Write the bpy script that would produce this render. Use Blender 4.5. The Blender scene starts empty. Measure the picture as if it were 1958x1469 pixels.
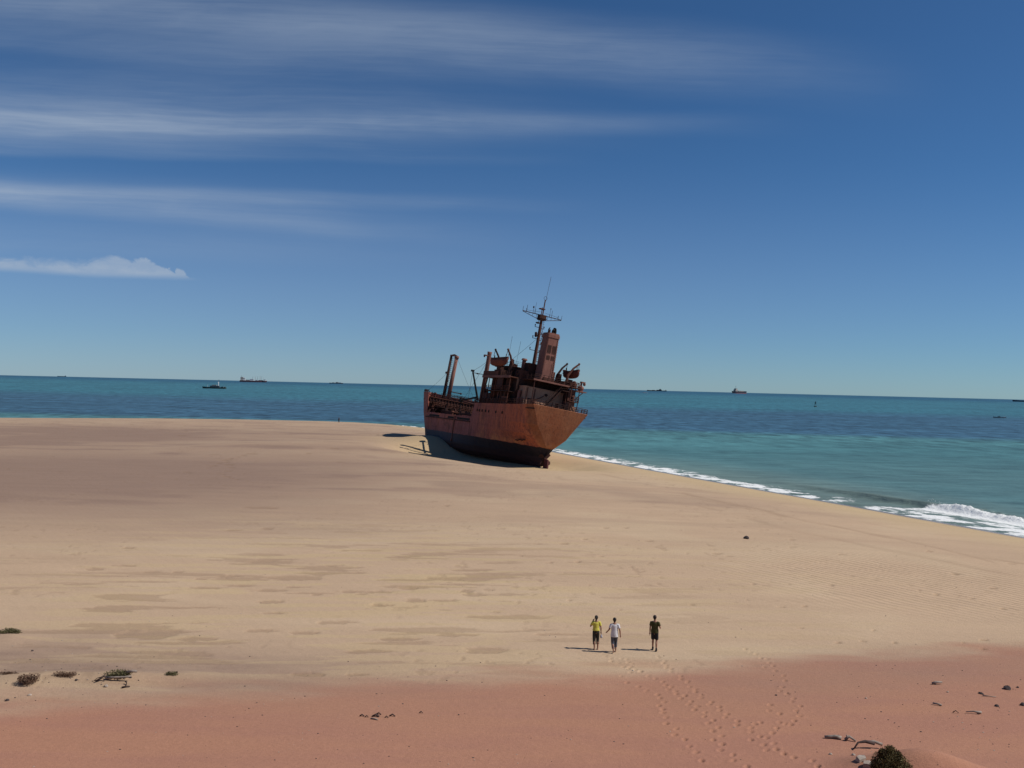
import bpy, bmesh, math, random
import numpy as np
from mathutils import Matrix, Vector
S = bpy.context.scene
COL = S.collection
R_ = math.radians
random.seed(7)
RNG = np.random.default_rng(11)

# ------------------------------------------------------------------ camera, sky, sun, exposure
CAM_H = 15.5
F, CX, CY = 1696.0, 979.0, 734.5            # focal length and centre in photograph pixels
ROLL, PITCH = R_(1.375), R_(0.085)
cam_d = bpy.data.cameras.new('camera')
cam = bpy.data.objects.new('camera', cam_d); COL.objects.link(cam)
cam_d.sensor_fit = 'HORIZONTAL'; cam_d.sensor_width = 36.0
cam_d.lens = 36.0 * F / 1958.0
cam_d.clip_start = 0.1; cam_d.clip_end = 60000
rv = Vector((math.cos(ROLL), 0, math.sin(ROLL)))
fv = Vector((0, math.cos(PITCH), math.sin(PITCH)))
fv = (fv - rv * fv.dot(rv)).normalized(); uv = rv.cross(fv)
cam.matrix_world = Matrix(((rv.x, uv.x, -fv.x, 0), (rv.y, uv.y, -fv.y, 0), (rv.z, uv.z, -fv.z, CAM_H), (0, 0, 0, 1)))
S.camera = cam
S.view_settings.view_transform = 'Standard'; S.view_settings.look = 'None'
S.view_settings.exposure = 0.0; S.view_settings.gamma = 1.0

SUN_EL, SUN_AZ = R_(48), R_(96)             # azimuth clockwise from +Y (away from the camera); 90 is to the right
SKY_STR = 0.075
sd = bpy.data.lights.new('sun', 'SUN'); sd.energy = 4.35; sd.angle = R_(0.53); sd.color = (1.0, 0.95, 0.87)
sun = bpy.data.objects.new('sun', sd); COL.objects.link(sun)
sv = Vector((math.sin(SUN_AZ) * math.cos(SUN_EL), math.cos(SUN_AZ) * math.cos(SUN_EL), math.sin(SUN_EL)))
sun.rotation_euler = sv.to_track_quat('Z', 'Y').to_euler(); sun.location = sv * 200

W = bpy.data.worlds.new('World'); S.world = W; W.use_nodes = True


class NT:
    """tiny helper to write node trees as expressions"""
    def __init__(s, nt): s.nt = nt
    def n(s, t, **k):
        o = s.nt.nodes.new(t)
        for a, b in k.items(): setattr(o, a, b)
        return o
    def put(s, sock, v):
        if isinstance(v, bpy.types.NodeSocket): s.nt.links.new(v, sock)
        else: sock.default_value = v
    def m(s, op, a, b=0.0, c=None, clamp=False):
        o = s.n('ShaderNodeMath', operation=op, use_clamp=clamp)
        s.put(o.inputs[0], a); s.put(o.inputs[1], b)
        if c is not None: s.put(o.inputs[2], c)
        return o.outputs[0]
    def smooth(s, v, lo, hi, a=0.0, b=1.0):
        o = s.n('ShaderNodeMapRange', interpolation_type='SMOOTHSTEP')
        s.put(o.inputs[0], v); s.put(o.inputs[1], lo); s.put(o.inputs[2], hi); s.put(o.inputs[3], a); s.put(o.inputs[4], b)
        return o.outputs[0]
    def mix(s, f, a, b, blend='MIX'):
        o = s.n('ShaderNodeMix', data_type='RGBA', blend_type=blend)
        s.put(o.inputs[0], f)
        s.put(o.inputs[6], a if isinstance(a, bpy.types.NodeSocket) else (*a, 1)); s.put(o.inputs[7], b if isinstance(b, bpy.types.NodeSocket) else (*b, 1))
        return o.outputs[2]
    def noise(s, vec, scale, detail=3.0, rough=0.55, dist=0.0):
        o = s.n('ShaderNodeTexNoise')
        s.put(o.inputs['Vector'], vec); s.put(o.inputs['Scale'], scale); s.put(o.inputs['Detail'], detail)
        s.put(o.inputs['Roughness'], rough); s.put(o.inputs['Distortion'], dist)
        return o.outputs['Fac']
    def mapv(s, vec, sc, loc=(0, 0, 0)):
        o = s.n('ShaderNodeMapping'); s.put(o.inputs['Vector'], vec)
        o.inputs['Scale'].default_value = sc; o.inputs['Location'].default_value = loc
        return o.outputs[0]
    def comb(s, x, y, z):
        o = s.n('ShaderNodeCombineXYZ'); s.put(o.inputs[0], x); s.put(o.inputs[1], y); s.put(o.inputs[2], z); return o.outputs[0]
    def sep(s, v):
        o = s.n('ShaderNodeSeparateXYZ'); s.put(o.inputs[0], v); return o.outputs
    def bump(s, h, strength, dist):
        o = s.n('ShaderNodeBump'); s.put(o.inputs['Height'], h); s.put(o.inputs['Strength'], strength); s.put(o.inputs['Distance'], dist); return o.outputs[0]
    def attr(s, name):
        return s.n('ShaderNodeAttribute', attribute_name=name)


# ---- sky: Nishita plus thin cirrus laid out by azimuth and elevation
nt = NT(W.node_tree); W.node_tree.nodes.clear()
sky = nt.n('ShaderNodeTexSky', sky_type='NISHITA', sun_disc=False)
sky.sun_elevation = SUN_EL; sky.sun_rotation = SUN_AZ; sky.altitude = 2000
sky.air_density = 1.0; sky.dust_density = 0.3; sky.ozone_density = 6.0
tc = nt.n('ShaderNodeTexCoord').outputs['Generated']
dx, dy, dz = nt.sep(tc)
dyc = nt.m('MAXIMUM', dy, 0.15)
az = nt.m('DIVIDE', dx, dyc)            # tangents of the bearing and height seen from due north
el0 = nt.m('DIVIDE', dz, dyc)
el = el0
warp = nt.m('MULTIPLY', nt.m('SUBTRACT', nt.noise(nt.comb(nt.m('MULTIPLY', az, 2.6), nt.m('MULTIPLY', el, 8.0), 0.3), 1.0, 3), 0.5), 0.022)
elw = nt.m('ADD', el, warp)
els = nt.m('ADD', elw, nt.m('MULTIPLY', az, 0.02))
n1 = nt.noise(nt.comb(nt.m('MULTIPLY', az, 2.2), nt.m('MULTIPLY', els, 42.0), 1.7), 1.0, 5, 0.6, 0.3)
n2 = nt.noise(nt.comb(nt.m('MULTIPLY', az, 2.4), nt.m('MULTIPLY', els, 11.0), 4.1), 1.0, 4, 0.55, 0.5)
n3 = nt.noise(nt.comb(nt.m('MULTIPLY', az, 9.0), nt.m('MULTIPLY', elw, 60.0), 2.2), 1.0, 5, 0.65, 0.8)
def band(c, w0, w1, az_in, az_out, amp, slope=0.0, e=elw):
    y = nt.m('SUBTRACT', nt.m('ADD', e, nt.m('MULTIPLY', az, slope)), c)
    v = nt.m('MULTIPLY', nt.smooth(y, -w0, 0.0), nt.smooth(y, 0.0, w1, 1.0, 0.0))
    return nt.m('MULTIPLY', nt.m('MULTIPLY', v, nt.smooth(az, az_in, az_out, 1.0, 0.0)), amp)
tot = band(0.290, 0.040, 0.052, -0.25, 0.20, 0.29, -0.02)
for b in (band(0.305, 0.055, 0.090, -0.45, 0.10, 0.34, -0.02),
          band(0.297, 0.022, 0.018, 0.0, 0.36, 0.22, -0.02),
          band(0.252, 0.010, 0.012, -0.15, 0.12, 0.14, 0.0),
          band(0.386, 0.055, 0.055, 0.05, 0.50, 0.40, 0.069),
          band(0.345, 0.020, 0.030, -0.15, 0.10, 0.16, 0.05),
          band(0.166, 0.020, 0.030, -0.45, 0.06, 0.42, 0.0525),
          band(0.204, 0.012, 0.014, -0.20, 0.12, 0.26, 0.0),
          band(0.190, 0.030, 0.035, -0.55, -0.10, 0.22, 0.02),
          band(0.150, 0.030, 0.04, -0.50, 0.10, 0.14)):
    tot = nt.m('ADD', tot, b)
n4 = nt.noise(nt.comb(nt.m('MULTIPLY', az, 4.5), nt.m('MULTIPLY', els, 150.0), 6.3), 1.0, 5, 0.7, 0.5)
wisp = nt.m('ADD', nt.m('MULTIPLY', n1, 0.55), nt.m('MULTIPLY', n2, 0.95))
wisp = nt.m('ADD', wisp, nt.m('ADD', nt.m('MULTIPLY', n3, 0.25), nt.m('MULTIPLY', n4, 0.35)))
cov = nt.m('MULTIPLY', tot, nt.smooth(wisp, 0.68, 1.42, 0.26, 1.0))
# the one dense little cloud low on the left: crisp flat base, curled top
curl = nt.noise(nt.comb(nt.m('MULTIPLY', az, 30.0), nt.m('MULTIPLY', el0, 60.0), 8.8), 1.0, 6, 0.62, 1.0)
base_el = nt.m('ADD', nt.smooth(az, -0.46, -0.58, 0.0, 0.004), nt.m('ADD', 0.1100, nt.m('MULTIPLY', nt.m('SUBTRACT', curl, 0.5), 0.003)))
def dome(c, w, h):
    q = nt.m('DIVIDE', nt.m('ADD', nt.m('ADD', az, -c), nt.m('MULTIPLY', nt.m('SUBTRACT', curl, 0.5), 0.03)), w)
    return nt.m('MULTIPLY', nt.m('MAXIMUM', nt.m('SUBTRACT', 1.0, nt.m('MULTIPLY', q, q)), 0.0), h)
knob = nt.m('MAXIMUM', nt.m('MAXIMUM', dome(-0.414, 0.024, 0.0075), dome(-0.379, 0.012, 0.0085)), nt.m('MAXIMUM', dome(-0.455, 0.030, 0.004), dome(-0.397, 0.014, 0.004)))
top_el = nt.m('ADD', nt.smooth(az, -0.352, -0.46, 0.1125, 0.1345), nt.m('ADD', knob, nt.m('MULTIPLY', nt.m('SUBTRACT', curl, 0.5), nt.smooth(az, -0.36, -0.40, 0.006, 0.018))))
soft = nt.smooth(az, -0.40, -0.50, 0.003, 0.014)
lens = nt.m('MULTIPLY', nt.smooth(nt.m('SUBTRACT', el0, base_el), -0.002, 0.007), nt.smooth(nt.m('DIVIDE', nt.m('SUBTRACT', top_el, el0), soft), 0.0, 1.0))
lens = nt.m('MULTIPLY', lens, nt.smooth(az, -0.345, -0.375))
lens = nt.m('MULTIPLY', lens, nt.smooth(nt.m('ADD', nt.m('MULTIPLY', n3, 0.5), nt.m('MULTIPLY', curl, 0.6)), 0.3, 0.8, 0.40, 0.70))
cov = nt.m('MAXIMUM', cov, lens)
haze_ = nt.m('MULTIPLY', nt.m('MULTIPLY', nt.smooth(el0, 0.28, 0.06), nt.smooth(el0, 0.0, 0.06, 1.35, 1.0)), nt.smooth(az, -0.5, 0.6, 0.24, 0.13))
cov = nt.m('MINIMUM', nt.m('MAXIMUM', cov, 0.0), 0.85)
hsv = nt.n('ShaderNodeHueSaturation'); hsv.inputs['Saturation'].default_value = 1.0; hsv.inputs['Value'].default_value = 1.0
nt.put(hsv.inputs['Color'], nt.mix(1.0, sky.outputs[0], (0.535, 0.812, 0.970), 'MULTIPLY'))    # white balance of the daylight
skycol = nt.mix(cov, nt.mix(haze_, hsv.outputs[0], (4.6, 4.9, 6.7)), (5.2, 6.2, 7.6))
bg = nt.n('ShaderNodeBackground'); nt.put(bg.inputs[0], skycol); bg.inputs[1].default_value = SKY_STR
wo = nt.n('ShaderNodeOutputWorld'); nt.nt.links.new(bg.outputs[0], wo.inputs[0])


# ------------------------------------------------------------------ helpers
def ray(px, py):
    d = fv + rv * ((px - CX) / F) + uv * ((CY - py) / F); return d
def gp(px, py, z=0.0):
    d = ray(px, py); t = (z - CAM_H) / d.z; return Vector((d.x * t, d.y * t, z))

def tag(o, label=None, cat=None, group=None, kind=None):
    if label: o['label'] = label
    if cat: o['category'] = cat
    if group: o['group'] = group
    if kind: o['kind'] = kind
    return o
def empty(name, label, cat, mat=None, loc=(0, 0, 0), rz=0.0, group=None):
    o = bpy.data.objects.new(name, None); COL.objects.link(o); o.empty_display_size = 0.5
    if mat is not None: o.matrix_world = mat
    else: o.location = loc; o.rotation_euler = (0, 0, rz)
    return tag(o, label, cat, group)

class MB:
    def __init__(s): s.v = []; s.f = []; s.cuts = []
    def cut(s): s.cuts.append((len(s.v), len(s.f))); return s
    def add(s, vs, fs):
        b = len(s.v); s.v += [tuple(v) for v in vs]; s.f += [tuple(i + b for i in f) for f in fs]; return s
    def box(s, x0, x1, y0, y1, z0, z1):
        v = [(x, y, z) for x in (x0, x1) for y in (y0, y1) for z in (z0, z1)]
        return s.add(v, [(0, 1, 3, 2), (4, 6, 7, 5), (0, 4, 5, 1), (2, 3, 7, 6), (0, 2, 6, 4), (1, 5, 7, 3)])
    def tube(s, pts, r, n=6, cap=True, rs=None, sq=(1, 1)):
        P = [Vector(p) for p in pts]; rings = []
        up = None
        for i, p in enumerate(P):
            t = (P[min(i + 1, len(P) - 1)] - P[max(i - 1, 0)])
            if t.length < 1e-9: t = Vector((0, 0, 1))
            t.normalize()
            if up is None:
                up = Vector((0, 1, 0)) if abs(t.y) < 0.8 else Vector((1, 0, 0))
            a = (up - t * up.dot(t)).normalized(); b = t.cross(a); up = a
            rr = rs[i] if rs else r
            ra, rb = (rr if isinstance(rr, tuple) else (rr, rr))
            rings.append([p + a * (ra * sq[0] * math.cos(2 * math.pi * k / n)) + b * (rb * sq[1] * math.sin(2 * math.pi * k / n)) for k in range(n)])
        vs = [v for r_ in rings for v in r_]; fs = []
        for i in range(len(P) - 1):
            for k in range(n):
                fs.append((i * n + k, i * n + (k + 1) % n, (i + 1) * n + (k + 1) % n, (i + 1) * n + k))
        if cap:
            fs.append(tuple(range(n))[::-1]); fs.append(tuple((len(P) - 1) * n + k for k in range(n)))
        return s.add(vs, fs)
    def bar(s, p, q, r=0.05, n=4): return s.tube([p, q], r, n)
    def ball(s, c, rx, ry, rz, n=10, m=7):
        vs = []; fs = []
        for j in range(m + 1):
            th = math.pi * j / m
            for k in range(n):
                ph = 2 * math.pi * k / n
                vs.append((c[0] + rx * math.sin(th) * math.cos(ph), c[1] + ry * math.sin(th) * math.sin(ph), c[2] + rz * math.cos(th)))
        for j in range(m):
            for k in range(n):
                fs.append((j * n + k, j * n + (k + 1) % n, (j + 1) * n + (k + 1) % n, (j + 1) * n + k)[::-1])
        return s.add(vs, fs)
    def build(s, name, mat, parent=None, smooth=False):
        if s.cuts:
            C = [(0, 0)] + s.cuts + [(len(s.v), len(s.f))]; first = None
            for (v0, f0), (v1, f1) in zip(C[:-1], C[1:]):
                if v1 > v0:
                    q = MB(); q.v = s.v[v0:v1]; q.f = [tuple(i - v0 for i in f) for f in s.f[f0:f1]]
                    o = q.build(name, mat, parent, smooth); first = first or o
            return first
        me = bpy.data.meshes.new(name); me.from_pydata(s.v, [], s.f); me.validate(); me.update()
        o = bpy.data.objects.new(name, me); COL.objects.link(o)
        if mat: me.materials.append(mat)
        if smooth: me.polygons.foreach_set('use_smooth', [True] * len(me.polygons))
        if parent is not None: o.parent = parent
        return o

def newmat(name):
    m = bpy.data.materials.new(name); m.use_nodes = True
    m.node_tree.nodes.clear(); t = NT(m.node_tree)
    p = t.n('ShaderNodeBsdfPrincipled'); o = t.n('ShaderNodeOutputMaterial'); m.node_tree.links.new(p.outputs[0], o.inputs[0])
    return m, t, p
def plain(name, col, rough=0.7, var=0.25, scale=3.0, coord='Object', spec=0.3):
    m, t, p = newmat(name)
    c = t.n('ShaderNodeTexCoord').outputs[coord]
    n = t.noise(c, scale, 4, 0.6)
    t.put(p.inputs['Base Color'], t.mix(t.smooth(n, 0.3, 0.7), tuple(x * (1 - var) for x in col), tuple(min(1, x * (1 + var)) for x in col)))
    p.inputs['Roughness'].default_value = rough; p.inputs['Specular IOR Level'].default_value = spec
    return m
def rust(name, a, b, c, streak=1.0, rough=0.85):
    m, t, p = newmat(name)
    co = t.n('ShaderNodeTexCoord').outputs['Object']
    n1 = t.noise(t.mapv(co, (0.35, 0.35, 0.12)), 1.0, 5, 0.62, 0.4)
    n2 = t.noise(t.mapv(co, (2.2, 2.2, 0.22)), 1.0, 4, 0.65)
    n3 = t.noise(t.mapv(co, (1, 1, 1)), 4.0, 5, 0.7)
    col = t.mix(t.smooth(n1, 0.35, 0.66), a, b)
    col = t.mix(t.m('MULTIPLY', t.smooth(n2, 0.5, 0.72), 0.65 * streak), col, c)
    col = t.mix(t.m('MULTIPLY', t.smooth(n3, 0.5, 0.75), 0.45), col, tuple(x * 0.45 for x in a))
    t.put(p.inputs['Base Color'], col); p.inputs['Roughness'].default_value = rough
    p.inputs['Specular IOR Level'].default_value = 0.2
    t.put(p.inputs['Normal'], t.bump(n3, 0.5, 0.06))
    return m

# ---- numpy value noise
def vnoise(x, y, seed=0):
    xi = np.floor(x).astype(np.int64); yi = np.floor(y).astype(np.int64)
    xf = x - xi; yf = y - yi
    def h(a, b):
        n = (a * 374761393 + b * 668265263 + seed * 2147483647 + 1013) & 0xFFFFFFFF
        n = ((n ^ (n >> 13)) * 1274126177) & 0xFFFFFFFF
        return ((n ^ (n >> 16)) & 0xFFFFFF) / float(0xFFFFFF)
    u = xf * xf * (3 - 2 * xf); v = yf * yf * (3 - 2 * yf)
    return (h(xi, yi) * (1 - u) + h(xi + 1, yi) * u) * (1 - v) + (h(xi, yi + 1) * (1 - u) + h(xi + 1, yi + 1) * u) * v
def fbm(x, y, o=4, seed=0):
    a, s_, t_ = 1.0, 0.0, 0.0
    for i in range(o):
        s_ = s_ + a * vnoise(x * 2 ** i + 17.3 * i, y * 2 ** i - 9.1 * i, seed + i); t_ += a; a *= 0.5
    return s_ / t_
def sst(v, a, b):
    t = np.clip((v - a) / (b - a), 0, 1); return t * t * (3 - 2 * t)

# ------------------------------------------------------------------ the shore
SHORE = np.array([(150, -120), (120, -60), (95, 10), (74, 65), (57.1, 98.3), (48.6, 119), (41.7, 134.5), (34.2, 152), (27.2, 168.1), (20.8, 184),
                  (14.6, 199.1), (8, 217), (-2, 245), (-14, 275), (-28.4, 302.8), (-40, 317), (-53.3, 325.9), (-68, 330), (-95, 328), (-127.6, 320),
                  (-171.2, 297.2), (-300, 255), (-1100, 150)], float)
POLY = np.vstack([SHORE, [(-1100, -400), (150, -400)]])
def shore_dist(X, Y):
    """signed distance to the waterline, positive inland"""
    d2 = np.full(X.shape, 1e12)
    for a, b in zip(SHORE[:-1], SHORE[1:]):
        ab = b - a; t = np.clip(((X - a[0]) * ab[0] + (Y - a[1]) * ab[1]) / (ab @ ab), 0, 1)
        d2 = np.minimum(d2, (X - a[0] - t * ab[0]) ** 2 + (Y - a[1] - t * ab[1]) ** 2)
    ins = np.zeros(X.shape, bool)
    P = POLY
    for i in range(len(P)):
        x0, y0 = P[i]; x1, y1 = P[(i + 1) % len(P)]
        if y0 == y1: continue
        c = ((y0 > Y) != (y1 > Y)) & (X < (x1 - x0) * (Y - y0) / (y1 - y0) + x0)
        ins ^= c
    return np.where(ins, 1, -1) * np.sqrt(d2)
def gauss(X, Y, cx, cy, sx, sy, ang=0.0):
    c, s_ = math.cos(ang), math.sin(ang)
    u = (X - cx) * c + (Y - cy) * s_; v = -(X - cx) * s_ + (Y - cy) * c
    return np.exp(-0.5 * ((u / sx) ** 2 + (v / sy) ** 2))
def segd(X, Y, a, b):
    a = np.array(a, float); b = np.array(b, float); ab = b - a
    t = np.clip(((X - a[0]) * ab[0] + (Y - a[1]) * ab[1]) / (ab @ ab), 0, 1)
    return np.hypot(X - a[0] - t * ab[0], Y - a[1] - t * ab[1])
RED_X = [-60, -20.5, -13.1, 5.7, 11.1, 19.8, 28.2, 70]
RED_Y = [31.5, 34.4, 36.6, 41.0, 43.2, 45.9, 48.2, 60]
HUMMOCKS = []       # (x, y, sx, sy, height) little sand heaps under the plants
for px, py, sx, sy, h in ((40, 1312, 1.6, 0.8, 0.30), (120, 1302, 1.0, 0.7, 0.16), (225, 1305, 1.2, 0.7, 0.34), (350, 1297, 1.0, 0.6, 0.16),
                          (10, 1218, 1.0, 0.6, 0.2)):
    q = gp(px, py, 2.3); HUMMOCKS.append((q.x, q.y, sx, sy, h))
q = gp(1700, 1478, 2.6); BUSH = (q.x, q.y)
HUMMOCKS += [(q.x + 0.75, q.y - 0.2, 1.1, 0.75, 0.62), (q.x + 1.9, q.y - 0.7, 1.5, 0.55, 0.42), (q.x - 0.9, q.y + 0.1, 0.7, 0.5, 0.16)]

def height0(X, Y):
    d = shore_dist(X, Y)
    z = np.where(d > 0, 1.25 * (1 - np.exp(-np.maximum(d, 0) / 7.0)) + 0.85 * sst(d, 10, 60), 0.09 * d)
    z = np.maximum(z, -3.0)
    inl = sst(d, 5, 30)
    z = z + inl * 0.5 * (fbm(X / 38, Y / 30, 3, 3) - 0.5) + inl * 0.14 * (fbm(X / 9 + 0.03 * Y, Y / 5, 3, 8) - 0.5)
    near = sst(Y, 60, 38)
    z = z * (1 - near) + near * (2.1 + 0.035 * np.clip(47 - Y, 0, 20) + 0.10 * (fbm(X / 7, Y / 5, 3, 21) - 0.5))
    # the tall dune the photographer stands on
    z = np.where(Y < 27.5, z + (27.5 - np.maximum(Y, 2.0)) * 0.385, z)
    # drift against the port bow, ridge running out from it, swell in front, scour along the quarter
    z = z + 1.55 * gauss(X, Y, -19.0, 207.0, 3.8, 7.5, 0.445)
    z = z + 0.55 * gauss(X, Y, -33, 226, 15, 18, 0.0)
    z = z + 0.9 * gauss(X, Y, -40, 178, 20, 16, 0.0)
    sc = segd(X, Y, (6, 167.5), (-12, 187))
    z = z - (np.maximum(z, 0.0) + 0.35) * np.exp(-0.5 * (sc / 11.0) ** 4) * sst(shore_dist(X, Y), 6, 16)
    # dark flat on the left, a bit lower
    z = z - 0.5 * gauss(X, Y, -110, 215, 45, 30, 0.2) * inl
    for hx, hy, sx, sy, hh in HUMMOCKS: z = z + hh * gauss(X, Y, hx, hy, sx, sy)
    return z

def Z(x, y): return float(height0(np.array([float(x)]), np.array([float(y)]))[0])
def gz(px, py):
    """where the view line through a photo pixel meets the sand"""
    z = 2.0
    for _ in range(12):
        q = gp(px, py, z); z = 0.5 * z + 0.5 * Z(q.x, q.y)
    q.z = Z(q.x, q.y); return q
def gz_many(P):
    P = np.asarray(P, float)
    D = np.array([tuple(ray(*p)) for p in P]); z = np.full(len(P), 2.0)
    for _ in range(10):
        t = (z - CAM_H) / D[:, 2]; X = D[:, 0] * t; Y = D[:, 1] * t; z = 0.5 * z + 0.5 * height0(X, Y)
    return np.stack([X, Y], 1)

# marks in the sand: footprints, small hollows, long dark streaks
def zm(pts, s_, ox, oy): return [(x / s_ + ox, y / s_ + oy) for x, y in pts]
TR_A = [(150, 130), (190, 180), (280, 210), (335, 240), (420, 270), (440, 295), (470, 325), (430, 352), (460, 380), (460, 405), (485, 440), (485, 485), (560, 525), (550, 570), (625, 605), (660, 657), (710, 700), (750, 765)]
TR_B = [(290, 95), (350, 128), (405, 148), (460, 172), (480, 198), (500, 230), (560, 264), (595, 298), (650, 342), (695, 383), (770, 433), (800, 483), (835, 542), (838, 607), (890, 685), (985, 765), (1090, 808), (525, 212), (555, 245), (625, 278), (675, 320), (720, 358), (775, 405), (840, 460), (875, 515), (900, 578), (905, 640), (985, 720)]
TR_C = [(520, 98), (595, 130), (595, 152), (640, 178), (660, 210), (705, 248), (745, 295), (810, 342), (885, 360), (885, 388), (925, 440), (1020, 467), (1015, 495), (1120, 518), (1120, 547), (1120, 608), (1215, 645), (1235, 685), (1365, 712), (1440, 740), (1580, 765), (1620, 806), (650, 168), (705, 230), (750, 272), (825, 325), (940, 415), (1290, 635), (1310, 680)]
TR_D = [(1220, 62), (1300, 90), (1365, 128), (1375, 165), (1355, 212), (1340, 242), (1390, 265), (1440, 298), (1425, 322), (1490, 355), (1460, 390), (1485, 430), (1445, 465), (1415, 495), (1375, 490), (1335, 478), (1315, 520), (1280, 557), (1235, 592), (1190, 583), (1265, 345), (1255, 390), (1335, 412), (1190, 478), (1150, 490)]
FEET = gz_many(zm(TR_A + TR_B + TR_C + TR_D, 3.916, 1150, 1260))
_r = random.Random(17)
TR_E = []
for x0, y0, x1, y1 in ((1205, 1285, 1150, 1250), (1222, 1283, 1182, 1254), (1282, 1280, 1258, 1250), (1480, 1272, 1420, 1236)):
    for k in range(7): TR_E.append((x0 + (x1 - x0) * k / 7 + _r.uniform(-5, 5), y0 + (y1 - y0) * k / 7 + _r.uniform(-2, 2)))
FEET = np.vstack([FEET, gz_many(TR_E)])
DENT = zm([(138, 482), (378, 484), (665, 490), (803, 428), (728, 282), (407, 232), (1320, 260), (1500, 412), (1748, 508), (1368, 551), (1255, 523), (330, 635), (457, 776), (950, 792), (708, 874), (880, 865), (1090, 875), (1690, 855), (1685, 915), (1815, 645), (1550, 874), (1875, 345), (485, 630), (400, 182), (1610, 578)], 3.509, 1400, 980)
DENT += zm([(1120, 317), (1215, 317), (925, 391), (1325, 378), (990, 475), (1190, 700), (860, 170), (1525, 675), (950, 656), (1810, 580), (1700, 450), (1025, 370), (1640, 437), (860, 480), (375, 214), (740, 237), (795, 392), (1105, 450)], 2.4475, 700, 880)
DENT += zm([(985, 280), (1000, 272), (1012, 268), (1025, 260), (1040, 255), (1052, 246), (1068, 240), (1082, 238), (1100, 233), (1120, 229), (1145, 222), (1175, 216), (1210, 213), (1060, 255), (1070, 266), (1075, 280), (1066, 296), (1045, 312), (1060, 322), (1085, 330), (1110, 336), (880, 300), (850, 130), (620, 76), (1560, 190), (1585, 253), (1440, 215), (1400, 222)], 2.4475, 0, 780)
DENTS = gz_many(DENT)
STK = [(440, 755, 50, 7), (580, 738, 60, 3), (700, 768, 38, 4), (830, 768, 26, 3), (940, 800, 30, 3), (1065, 788, 58, 6), (965, 842, 88, 5), (1390, 795, 140, 12), (1220, 718, 75, 6), (1270, 855, 85, 5), (1400, 838, 60, 3), (1640, 860, 62, 5), (1690, 871, 25, 4), (1260, 908, 58, 8), (1280, 960, 55, 4), (1920, 845, 34, 6), (1760, 920, 25, 4), (1700, 668, 120, 3), (1230, 468, 90, 5), (1090, 573, 38, 3), (1250, 565, 36, 5), (1480, 875, 20, 3), (600, 655, 34, 3), (1560, 738, 50, 3)]
STK = [(x / 2.4475, y / 2.4475 + 780, w / 2.4475, h / 2.4475) for x, y, w, h in STK]
STK += [(285, 1212, 62, 11), (370, 1222, 40, 5), (580, 1210, 30, 3), (700, 1246, 50, 4), (930, 1244, 55, 6), (760, 1222, 40, 3), (870, 1214, 40, 3), (905, 1137, 26, 3), (850, 1148, 28, 2), (730, 1157, 25, 2), (1060, 1213, 40, 2), (640, 1190, 40, 3), (500, 1206, 30, 3), (460, 1120, 30, 2), (780, 1124, 20, 3), (795, 1148, 26, 4), (890, 1130, 15, 3), (880, 1117, 50, 2), (850, 1106, 40, 3), (720, 1132, 30, 2), (905, 1090, 40, 2), (590, 1290, 30, 4), (680, 1290, 20, 2)]
SC_ = gz_many([(a, b) for a, b, _, _ in STK]); S0 = gz_many([(a - w, b) for a, b, w, _ in STK]); S1 = gz_many([(a + w, b) for a, b, w, _ in STK]); S2 = gz_many([(a, b - h) for a, b, _, h in STK]); S3 = gz_many([(a, b + h) for a, b, _, h in STK])

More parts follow.
